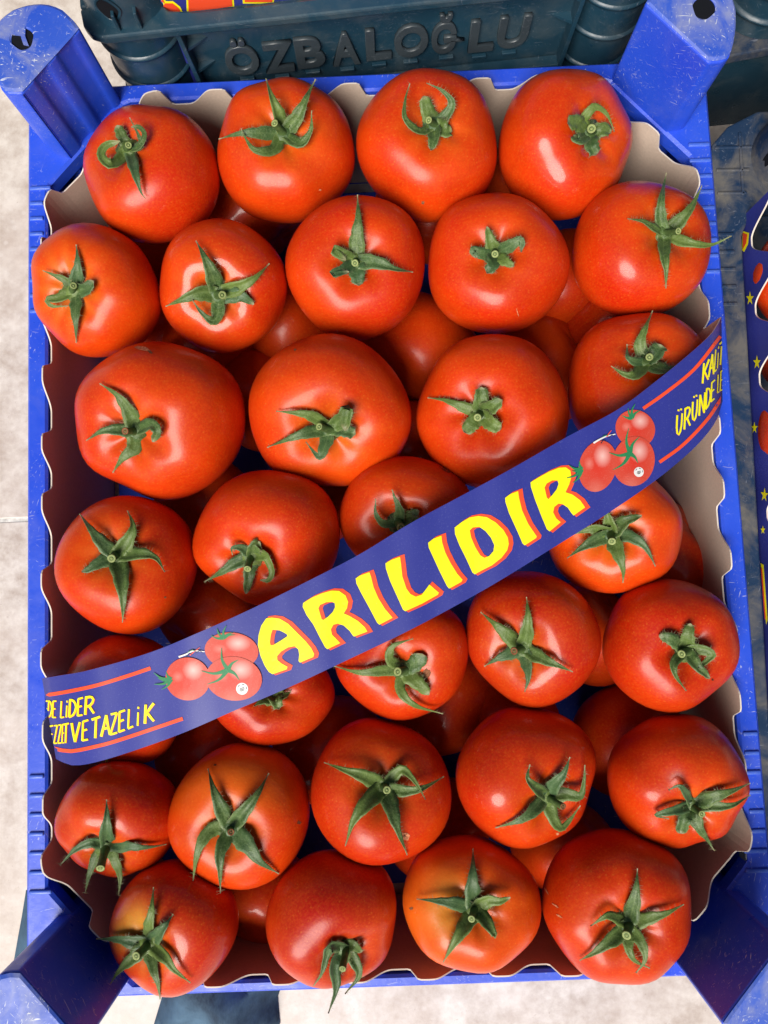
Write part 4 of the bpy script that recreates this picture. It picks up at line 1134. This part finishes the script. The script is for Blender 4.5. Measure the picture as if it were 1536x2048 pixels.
def ell(cx_, cy_, rx, ry, conv, rot=0.0, n=36, f=1.0):
    return [conv(cx_ + f * (rx * math.cos(a) * math.cos(rot) - ry * math.sin(a) * math.sin(rot)), cy_ + f * (rx * math.cos(a) * math.sin(rot) + ry * math.sin(a) * math.cos(rot)))
            for a in np.linspace(0, 2 * math.pi, n, endpoint=False)]
def printed_star(conv, base, tips, w, lift, par):
    polys = []
    for tpt in tips:
        m = ((base[0] + tpt[0]) / 2 + (tpt[1] - base[1]) * .12, (base[1] + tpt[1]) / 2 - (tpt[0] - base[0]) * .12)
        p = catmull([conv(*base), conv(*m), conv(*tpt)], 8)
        polys.append((strip_poly(p, w, 0.8), []))
    for k, pl in enumerate(polys):
        decal('printed_sepal', SH, [pl], lift + .00001 * k, M_GRN, par)
def cluster(conv, els, stars, stick, scrib):
    objs = []
    for k, (e, st) in enumerate(zip(els, stars)):
        o = decal('printed_tomato', SH, [(ell(*e[:4], conv, e[4]), [])], .00040 + .00010 * k, M_PT, strap); objs.append(o)
        printed_star(conv, st[0], st[1], st[2], .00046 + .00010 * k, o)
    decal('printed_sticker', SH, [(ell(*stick, stick[2] if False else stick[2], conv) if len(stick) == 4 else ell(stick[0], stick[1], stick[2], stick[2], conv, n=20), [])], .00066, M_WHT, objs[-1])
    for yy, hw_ in ((-.12, .34), (.12, .42), (.34, .26)):
        decal('sticker_mark', SH, [(strip_poly([conv(stick[0] + q * stick[2] * hw_, stick[1] + stick[2] * (yy - .25 * q * hw_)) for q in np.linspace(-1, 1, 5)], 1.2), [])], .00072, M_INK, objs[-1])
    for tks in (-.9, .2, 1.3):
        p = [conv(stick[0] + stick[2] * .74 * math.cos(a - 1.5 + tks), stick[1] + stick[2] * .74 * math.sin(a - 1.5 + tks)) for a in np.linspace(-.3, .3, 5)]
        decal('sticker_mark', SH, [(strip_poly(p, 1.1), [])], .00072, M_INK, objs[-1])
    for k, (pp, m, w) in enumerate(scrib):
        decal('printed_stem', SH, [(strip_poly(catmull([conv(*q) for q in pp], 10), w, w * .5), [])], .00064 + .00002 * k, m, strap)
cluster(Z1, [(1240,372,166,112,.1), (972,545,137,132,.2), (1255,543,174,135,.12)],
        [((1192,295),[(1113,278),(1150,235),(1208,218),(1250,262),(1262,275)],7), ((872,548),[(762,506),(788,540),(765,577),(812,610),(840,500)],8), ((1218,490),[(1180,355),(1282,428),(1288,552),(1092,577),(1055,495)],9)],
        (1305,605,37), [([(918,410),(960,395),(1010,372),(1075,378)], M_WHT, 3.5), ([(985,400),(1015,375),(1045,352)], M_RED, 2.2), ([(960,412),(985,385),(1000,400)], M_INK, 1.8), ([(1020,385),(1045,372),(1068,388)], M_INK, 1.6), ([(975,380),(1000,368),(1020,374)], M_GRN, 2)])
cluster(Z4, [(640,1015,172,158,.5), (320,1335,160,222,.25), (625,1293,178,214,.2)],
        [((612,922),[(528,902),(578,838),(637,803),(682,858),(575,935)],7), ((185,1362),[(70,1325),(98,1375),(55,1436),(105,1480),(165,1290)],8), ((592,1228),[(582,1015),(672,1085),(658,1308),(446,1368),(415,1220)],9)],
        (667,1385,42), [([(282,1138),(330,1110),(390,1082),(470,1062)], M_WHT, 3.5), ([(395,1085),(415,1055),(435,1030)], M_RED, 2.2), ([(345,1140),(370,1110),(385,1125)], M_INK, 1.8), ([(410,1095),(440,1070),(462,1090)], M_INK, 1.6), ([(360,1085),(390,1072),(410,1075)], M_GRN, 2)])

# ------------------------------------------------------------------ the dark teal crate behind, with its raised maker's name
ZT = RIM + 0.0330
A0, B0 = at(172, 94, ZT), at(1050, 0, ZT)
e1 = B0 - A0; e1[2] = 0; e1 /= np.linalg.norm(e1); ang = math.atan2(e1[1], e1[0])
teal = empty('plastic_crate', (A0[0], A0[1], 0), 'dark teal plastic crate behind the blue one, with raised capital letters on its side', 'crate', 'dark crates stacked around the blue crate', ang)
LT = 0.292; DT = 0.40; zb, zt = ZT - 0.0, ZT + 0.005
def T_(me, name, mats, par=None): return link(name, me, mats, par or teal)
T_(prism_me('rim', [(0.010, 0.0), (LT - 0.010, 0.0), (LT - 0.004, 0.003), (LT, 0.011), (LT - 0.03, 0.011), (LT - 0.04, 0.0086), (0.055, 0.0086), (0.043, 0.0105), (0.038, 0.016), (0.0, 0.016), (0.001, 0.007), (0.004, 0.0025)], zb, zt, 0.0011), 'rim', M_TEAL)
T_(box_me('rim', 0.0, 0.012, 0.0165, DT, zb, zt, 0.0012), 'rim', M_TEAL)
T_(box_me('rim', LT - 0.012, LT, 0.0112, DT, zb, zt, 0.0012), 'rim', M_TEAL)
T_(box_me('base', 0.004, LT - 0.004, 0.012, DT, 0.001, 0.006), 'base', M_TEAL)
for x0, x1 in ((0.003, 0.006), (LT - 0.006, LT - 0.003)):
    T_(box_me('wall', x0, x1, 0.035, DT, 0.0, zb - 0.0005), 'wall', M_TEAL)
WY = 0.0105
wallp = T_(box_me('wall', 0.046, LT - 0.046, WY, WY + 0.003, 0.0, zb - 0.0005), 'wall', M_TEAL)
T_(box_me('wall', 0.0462, LT - 0.0462, 0.0035, WY - 0.0003, ZT - 0.060, ZT - 0.057, 0.0008), 'ledge', M_TEAL)
def arc_ring(cx_, cy_, r0, r1, z0, z1, a0, a1, n=22):
    V, F = [], []
    for k in range(n + 1):
        a = a0 + (a1 - a0) * k / n; c, s_ = math.cos(a), math.sin(a)
        V += [(cx_ + r0 * c, cy_ + r0 * s_, z0), (cx_ + r1 * c, cy_ + r1 * s_, z0 + (z1 - z0) * .25), (cx_ + r1 * c, cy_ + r1 * s_, z1 - (z1 - z0) * .25), (cx_ + r0 * c, cy_ + r0 * s_, z1)]
    for k in range(n):
        for j in range(3): F.append((4 * k + j, 4 * k + 4 + j, 4 * k + 5 + j, 4 * k + 1 + j))
    return mesh('ring', V, F, True)
def tube(cx_, cy_, prof, a0, a1, n=28):
    V, F = [], []; m = len(prof)
    for k in range(n + 1):
        a = a0 + (a1 - a0) * k / n
        for r, z in prof: V.append((cx_ + r * math.cos(a), cy_ + r * math.sin(a), z))
    for k in range(n):
        for j in range(m - 1): F.append((m * k + j, m * k + m + j, m * k + m + 1 + j, m * k + j + 1))
    return mesh('column', V, F, True)
for cxx, a0, a1 in ((0.0225, -3.5, 0.35), (LT - 0.0225, -3.5, 0.35)):
    col_ = T_(tube(cxx, 0.0245, [(0.0205, 0.0), (0.0215, zb - 0.0005)], a0, a1), 'column', M_TEAL)
    for zz in (ZT - 0.018, ZT - 0.040, ZT - 0.064):
        link('ring', arc_ring(cxx, 0.0245, 0.0205, 0.0228, zz, zz + 0.0030, a0 + .3, a1 - .1), M_TEAL, col_)
    # post that rises above the rim
    pr = [(0.0212, zt), (0.0200, zt + 0.004), (0.0185, zt + 0.03), (0.0175, zt + 0.055), (0.0165, zt + 0.058), (0.0, zt + 0.0585)]
    post = T_(tube(cxx, 0.0245, pr, -math.pi * 1.02, math.pi * 0.98, 40), 'corner_post', M_TEAL)
    # fins at its foot, and a dark disc painting the shade of its side opening
    for fx in (-0.004, 0.0065):
        link('fin', box_me('fin', cxx + fx - 0.0008, cxx + fx + 0.0008, 0.0022, 0.0062, zt, zt + 0.010, 0.0004), M_TEAL, post)
    V = []; K = 20; F = []
    for rr, dy in ((1.25, 0.0004), (1.0, 0.0006), (1.0, -0.0004)):
        for k in range(K):
            a = 2 * math.pi * k / K
            aa = -math.pi / 2 - 0.30 + rr * 0.26 * math.cos(a); zz = zt + 0.0105 + rr * 0.0052 * math.sin(a) * (1 - .25 * math.cos(2 * a))
            rad = 0.0198 + dy; V.append((cxx + rad * math.cos(aa), 0.0245 + rad * math.sin(aa), zz))
    for r in range(2):
        for k in range(K):
            a, b = r * K + k, r * K + (k + 1) % K; F.append((a, b, b + K, a + K))
    link('slot_edge', mesh('slot_edge', V, F, True), M_TEAL, post)
    V2 = []
    for k in range(K):
        a = 2 * math.pi * k / K; aa = -math.pi / 2 - 0.30 + 0.255 * math.cos(a); zz = zt + 0.0105 + 0.0051 * math.sin(a) * (1 - .25 * math.cos(2 * a)); rad = 0.0201
        V2.append((cxx + rad * math.cos(aa), 0.0245 + rad * math.sin(aa), zz))
    link('slot_shade', mesh('slot_shade', V2, [tuple(range(K))]), M_DARK, post)
# slanting stiffeners either side of the name panel, small gussets and studs
for x, dx in ((0.0445, 0.010), (LT - 0.0445, -0.006)):
    bm = bmesh.new(); bm_box(bm, -0.0012, 0.0012, 0.0030, WY + 0.003, 0.0, zb - 0.0008, 0.0004)
    for v in bm.verts: v.co.x += x + dx * (1 - v.co.z / zb) * 0.6
    T_(bm_mesh(bm, 'stiffener'), 'stiffener', M_TEAL)
for x, z, sg in ((0.0520, ZT - 0.016, 1), (0.0520, ZT - 0.034, 1), (LT - 0.0520, ZT - 0.010, -1), (LT - 0.0520, ZT - 0.026, -1)):
    bm = bmesh.new()
    vs = [bm.verts.new(p) for p in ((x - sg * .006, WY, z - .001), (x + sg * .005, WY, z), (x - sg * .006, WY - .006, z - .001), (x - sg * .006, WY, z + .001), (x + sg * .005, WY, z + .001), (x - sg * .006, WY - .006, z + .001))]
    for f in ((0, 1, 2), (3, 5, 4), (0, 2, 5, 3), (1, 4, 5, 2)): bm.faces.new([vs[i] for i in f])
    T_(bm_mesh(bm, 'gusset'), 'gusset', M_TEAL)
# raised letters
ct, st_ = math.cos(-ang), math.sin(-ang)
def on_wall(u, v):
    d = ray(u, v); n = np.array([-e1[1], e1[0], 0]); P0 = A0 + n * (WY - 0.002)
    k = ((P0 - CAM) @ n) / (d @ n); P = CAM + d * k - np.array([A0[0], A0[1], 0])
    return P[0] * ct - P[1] * st_, P[2]
Z8 = lambda x, y: (300 + x / 1.536, y / 1.536)
def glyph_mesh(ch, bold):
    cu = bpy.data.curves.new('glyph', 'FONT'); cu.body = ch; cu.extrude = 0.5; cu.offset = bold; cu.resolution_u = 4; cu.bevel_depth = 0.018; cu.bevel_resolution = 1
    o = bpy.data.objects.new('glyph', cu); COL.objects.link(o)
    dg = bpy.context.evaluated_depsgraph_get(); dg.update()
    me = bpy.data.meshes.new_from_object(o.evaluated_get(dg))
    bpy.data.objects.remove(o); bpy.data.curves.remove(cu)
    return me
LET = [('Ö',245,345,234,122),('Z',357,450,226,132),('B',455,542,212,118),('A',562,648,204,104),('L',665,742,188,92),('O',750,852,180,80),('Ğ',862,962,167,46),('L',975,1052,163,66),('U',1060,1152,152,54)]
for k, (ch, x0, x1, yb, yt) in enumerate(LET):
    me = glyph_mesh(ch, 0.012)
    co = np.empty(len(me.vertices) * 3); me.vertices.foreach_get('co', co); co = co.reshape(-1, 3)
    pa, pb = on_wall(*Z8(x0 - 4 if False else x0, yb)), on_wall(*Z8(x1, yb - 9)); pt = on_wall(*Z8((x0 + x1) / 2, yt))
    xa, xb = pa[0], pb[0]; z0 = (pa[1] + pb[1]) / 2; z1 = pt[1]
    lo, hi = co.min(0), co.max(0)
    q = (co - lo) / (hi - lo)
    out = np.stack([xa + q[:, 0] * (xb - xa), WY + 0.0002 - q[:, 2] * 0.0026, z0 + q[:, 1] * (z1 - z0)], 1)
    me.vertices.foreach_set('co', out.ravel()); me.update()
    me.materials.clear()
    link('letter', me, M_LETTER, teal)
    cxm = (xa + xb) / 2
    if k % 1 == 0: T_(box_me('stud', cxm - 0.004, cxm + 0.004, WY - 0.0025, WY - 0.0001, z0 - 0.0052, z0 - 0.0036, 0.0004), 'stud', M_TEAL)

# its carton: printed outside rising above the rim
cart2 = empty('carton_liner', (A0[0], A0[1], 0.007), 'blue printed carton in the dark crate behind, bottoms of red and yellow letters showing', 'carton', None, ang)
Pn = []
NX = 120
xs = np.linspace(0.040, LT - 0.040, NX)
V, F, MI = [], [], []
for i, x in enumerate(xs):
    h = ZT + 0.030 + 0.006 * math.tanh(2.2 * math.cos(2 * math.pi * x / 0.034)) - 0.007
    for (yy, zz) in ((0.0135, 0.001), (0.0135, h), (0.0141, h), (0.0141, 0.001)): V.append((x, yy, zz))
for i in range(NX - 1):
    for a, m in ((0, 0), (1, 2), (2, 1), (3, 1)):
        b = (a + 1) % 4; F.append((4 * i + a, 4 * i + 4 + a, 4 * i + 4 + b, 4 * i + b)); MI.append(m)
link('wall', mesh('wall', V, F, False, MI), [M_PRINT, M_BOARD, M_BOARD_EDGE], cart2)
sh_c = math.cos(ang), math.sin(ang)
Wv = [(A0[0] + v[0] * sh_c[0] - v[1] * sh_c[1], A0[1] + v[0] * sh_c[1] + v[1] * sh_c[0], v[2] + 0.007) for v in V]
SC = Sheet(Wv, [f for f, m in zip(F, MI) if m == 0])
def local_decal(name, sheet, polys, lift, mat, root):
    o = decal(name, sheet, polys, lift, mat, None)
    mi = Matrix.Translation(root.location) @ Matrix.Rotation(root.rotation_euler.z, 4, 'Z')
    o.data.transform(mi.inverted()); o.parent = root
    return o
for outer in ([(313,-30),(330,4),(345,4),(358,14),(366,30),(316,32),(313,20)], [(374,-30),(376,26),(466,12),(462,-30)], [(486,-26),(488,4),(545,4),(548,-26)], [(590,-30),(600,-4),(640,-6),(650,-30)]):
    oo = np.array(outer, float)
    local_decal('letter', SC, [(offset(oo, 2.5), [])], .0002, M_YEL, cart2)
    local_decal('letter', SC, [(offset(oo, -1.2), [])], .0004, M_RED, cart2)


# ------------------------------------------------------------------ the navy crate at the right, with its starred carton and tomatoes
NA, NB = atR(1484, 471, -0.002), atR(1533, 1343, -0.002)
dv_ = NB - NA; rot2 = math.atan2(dv_[0], -dv_[1])
navy = empty('plastic_crate', (NA[0], NA[1], 0), 'dirty navy plastic crate standing against the right side of the blue crate', 'crate', 'dark crates stacked around the blue crate', rot2)
RZ = RIM - 0.002
def N_(me, name, mats=M_NAVY, par=None): return link(name, me, mats, par or navy)
# local frame: inner edge of the near flange on x = 0, y along the edge
YT = 0.068; YB = -0.36; XR = 0.30
flange = [(-0.0152, YB), (0.0, YB), (0.0, 0.000), (0.0045, 0.010), (0.020, 0.022), (0.030, 0.040), (0.060, 0.052), (XR, 0.052), (XR, YT), (0.012, YT), (-0.004, 0.060), (-0.0128, 0.050), (-0.0152, 0.040)]
N_(prism_me('rim', flange, RZ - 0.008, RZ, 0.0010, 2), 'rim')
N_(box_me('wall', -0.0120, -0.0095, YB, 0.040, 0.0, RZ - 0.0085), 'wall')
N_(box_me('wall', 0.0, XR, 0.0555, 0.058, 0.0, RZ - 0.0085), 'wall')
N_(box_me('base', -0.009, XR, YB, 0.054, 0.002, 0.007), 'base')
for k in range(5):
    N_(box_me('ridge', -0.0128, -0.0045, -0.0008 - 0.0093 * k, 0.0012 - 0.0093 * k, RZ - 0.0005, RZ + 0.0012, 0.0005), 'ridge')
for k in range(3):
    N_(box_me('ridge', -0.0118, 0.0035 + 0.002 * k, 0.022 + 0.0125 * k, 0.0236 + 0.0125 * k, RZ - 0.0005, RZ + 0.0011, 0.0005), 'ridge')
N_(box_me('ridge', 0.0008, 0.0024, 0.0215, 0.056, RZ - 0.0005, RZ + 0.0011, 0.0005), 'ridge')
pr = [(0.0230, RZ), (0.0222, RZ + 0.004), (0.0205, RZ + 0.03), (0.0190, RZ + 0.056), (0.0178, RZ + 0.0585), (0.0, RZ + 0.059)]
npost = N_(tube(0.0300, 0.0420, pr, -math.pi, math.pi, 40), 'corner_post', M_NAVY)
V2 = [(0.0300 + 0.0219 * math.cos(a_), 0.0420 + 0.0219 * math.sin(a_), RZ + 0.012 + 0.0062 * math.sin(t_)) for t_, a_ in ((t, math.pi + 0.35 + 0.11 * math.cos(t)) for t in np.linspace(0, 2 * math.pi, 18, endpoint=False))]
link('slot_shade', mesh('slot_shade', V2, [tuple(range(18))]), M_DARK, npost)  # flat black patch on the surface, painted as the shade of an opening
# its carton wall, wavy edge and printed stars
cart3 = empty('carton_liner', (NA[0], NA[1], 0.009), 'navy carton with yellow stars and a white wavy edge in the right-hand crate', 'carton', None, rot2)
bum = [0.012, -0.0235, -0.0595, -0.0960, -0.1285, -0.164, -0.199, -0.234, -0.269, -0.304]
NY = 420; V, F, MI = [], [], []
for i, y in enumerate(np.linspace(0.012, YB + 0.01, NY)):
    d = min(abs(y - b) for b in bum); t = 0.5 - 0.5 * math.cos(min(math.pi, math.pi * d / 0.0165))
    h = RZ - 0.009 + 0.0258 * (1 - t) + 0.0050 * t
    lean = 0.0012 + 0.02 * 0
    for xx, zz in ((0.0012, 0.0), (0.0012, h), (0.0020, h), (0.0020, 0.0)): V.append((xx + max(0, zz - 0.08) * 0.06, y, zz))
for i in range(NY - 1):
    for a, m in ((0, 0), (1, 2), (2, 1), (3, 1)):
        b = (a + 1) % 4; F.append((4 * i + a, 4 * i + 4 + a, 4 * i + 4 + b, 4 * i + b)); MI.append(m)
link('wall', mesh('wall', V, F, False, MI), [M_PRINT, M_BOARD, M_BOARD_EDGE], cart3)
c3, s3 = math.cos(rot2), math.sin(rot2)
Wv = [(NA[0] + v[0] * c3 - v[1] * s3, NA[1] + v[0] * s3 + v[1] * c3, v[2] + 0.009) for v in V]
SN = Sheet(Wv, [f for f, m in zip(F, MI) if m == 0])
def star(cx_, cy_, r, rot=0.0):
    return [(cx_ + r * (1 if k % 2 == 0 else 0.38) * math.sin(rot + k * math.pi / 5) * 0.62, cy_ - r * (1 if k % 2 == 0 else 0.38) * math.cos(rot + k * math.pi / 5) * 1.15) for k in range(10)]
for (u, v, r, rr) in ((1512, 468, 12, .3), (1501, 597, 13, 0), (1515, 725, 13, 0), (1510, 856, 11, 0), (1530, 990, 13, .1), (1527, 1060, 8, 0)):
    local_decal('printed_star', SN, [(star(u, v, r, rr), [])], .0003, M_YEL, cart3)
for (ou, m, lf) in (([(1486,462),(1499,466),(1497,488),(1489,504),(1484,500)], M_YEL, .0002), ([(1487,466),(1496,469),(1494,486),(1487,499)], M_RED, .0004), ([(1522,1126),(1528,1130),(1536,1240),(1533,1250)], M_YEL, .0002), ([(1523,1134),(1526,1138),(1533,1236),(1531,1240)], M_RED, .0004)):
    local_decal('printed_patch', SN, [(ou, [])], lf, m, cart3)
# tomatoes in that crate
for i, (e, z, lab) in enumerate((((1609,541,106,110), .004, 'tomato at the frame edge in the navy crate, the uppermost in view'), ((1600,700,86,84), -.03, 'shaded tomato at the frame edge in the navy crate, between two brighter ones'),
                                 ((1612,858,98,100), .004, 'tomato at the frame edge in the navy crate, level with the strap right end'), ((1622,1035,92,92), -.005, 'tomato at the frame edge in the navy crate, beside the torn white carton edge'))):
    o, *_ = make_tomato('tomato', e, 500 + i, RIM + z, None, .3, .1)
    tag(o, lab, 'tomato', 'tomatoes in the navy crate at the right')

# ------------------------------------------------------------------ another dirty crate corner beyond, top right
Q0 = at(1432, 118, 0.085)
far = empty('plastic_crate', (Q0[0], Q0[1], 0), 'dark dusty crate corner in the gap beyond the blue crate, top right', 'crate', 'dark crates stacked around the blue crate', ang)
link('rim', prism_me('rim', [(0.0, 0.0), (0.045, 0.004), (0.16, 0.004), (0.16, 0.03), (0.02, 0.035), (0.003, 0.02)], 0.078, 0.085, 0.001), M_NAVY, far)
fc = link('column', tube(0.030, 0.034, [(0.026, 0.0855), (0.024, 0.12), (0.023, 0.16), (0.0, 0.161)], -math.pi, math.pi, 32), M_TEAL, far)
for zz in (0.096, 0.112, 0.130): link('ring', arc_ring(0.030, 0.034, 0.0240, 0.0278, zz, zz + 0.003, -math.pi, math.pi, 32), M_TEAL, fc)
link('wall', box_me('wall', 0.004, 0.16, 0.010, 0.013, 0.0, 0.0775), M_TEAL, far)

# ------------------------------------------------------------------ dark blue cloth on the floor by the near edge
def cloth(outline_px, name, lab, z0, bulge, seed):
    P = np.array([at(u, v, z0)[:2] for u, v in outline_px])
    bm = bmesh.new(); vs = [bm.verts.new((p[0], p[1], 0)) for p in P]
    es = [bm.edges.new((vs[i], vs[(i + 1) % len(vs)])) for i in range(len(vs))]
    bmesh.ops.triangle_fill(bm, use_beauty=True, edges=es)
    for _ in range(5):
        le = [e for e in bm.edges if e.calc_length() > 0.006]
        if not le: break
        bmesh.ops.subdivide_edges(bm, edges=le, cuts=1); bmesh.ops.triangulate(bm, faces=[f for f in bm.faces if len(f.verts) > 3])
    rng = np.random.RandomState(seed)
    for v in bm.verts:
        x, y = v.co.x, v.co.y
        A_ = P; B_ = np.roll(P, -1, 0); AB = B_ - A_
        tt = np.clip(np.sum((np.array([x, y]) - A_) * AB, 1) / np.sum(AB * AB, 1), 0, 1)
        d = np.linalg.norm(A_ + AB * tt[:, None] - np.array([x, y]), axis=1).min()
        h = bulge * (1 - math.exp(-d / 0.012))
        h *= 0.75 + 0.25 * math.sin(70 * x + 45 * y + seed) + 0.18 * math.sin(160 * x - 60 * y)
        v.co.z = 0.001 + max(0, h)
    me = bm_mesh(bm, name, True)
    o = link(name, me, M_CLOTH); tag(o, lab, 'cloth'); return o
t = NT('denim_blue'); v = t.coord('Object')
n = t.ramp(t.noise(v, 25, 4), [(0.35, 0.0), (0.7, 1.0)])
mp = t.add('ShaderNodeMapping'); mp.inputs['Rotation'].default_value = (0, 0, .7); mp.inputs['Scale'].default_value = (900, 500, 500); t.link(v, mp.inputs['Vector'])
wv = t.ramp(t.noise(mp.outputs[0], 1.0, 2), [(0.35, 0.0), (0.65, 1.0)])
c = t.mix(n, (0.012, 0.020, 0.038), (0.09, 0.17, 0.26)); c = t.mix(t.math('MULTIPLY', wv, .12), c, (0.12, 0.18, 0.25))
t.set(Base_Color=c, Roughness=0.85, Specular_IOR_Level=0.2); t.bump(wv, .1, .0004); M_CLOTH = t.m
cloth([(306,1990),(300,2020),(290,2060),(275,2110),(420,2140),(545,2110),(540,2050),(548,2025),(600,1988),(560,1930),(420,1915),(330,1925)], 'cloth', 'crumpled dark blue cloth on the pale floor under the near rim of the crate', .03, .035, 2)
cloth([(52,1780),(44,1830),(34,1885),(27,1925),(60,1960),(130,1950),(150,1850),(110,1780)], 'cloth', 'narrow edge of grey-blue cloth beside the near left corner post', .001, .02, 5)
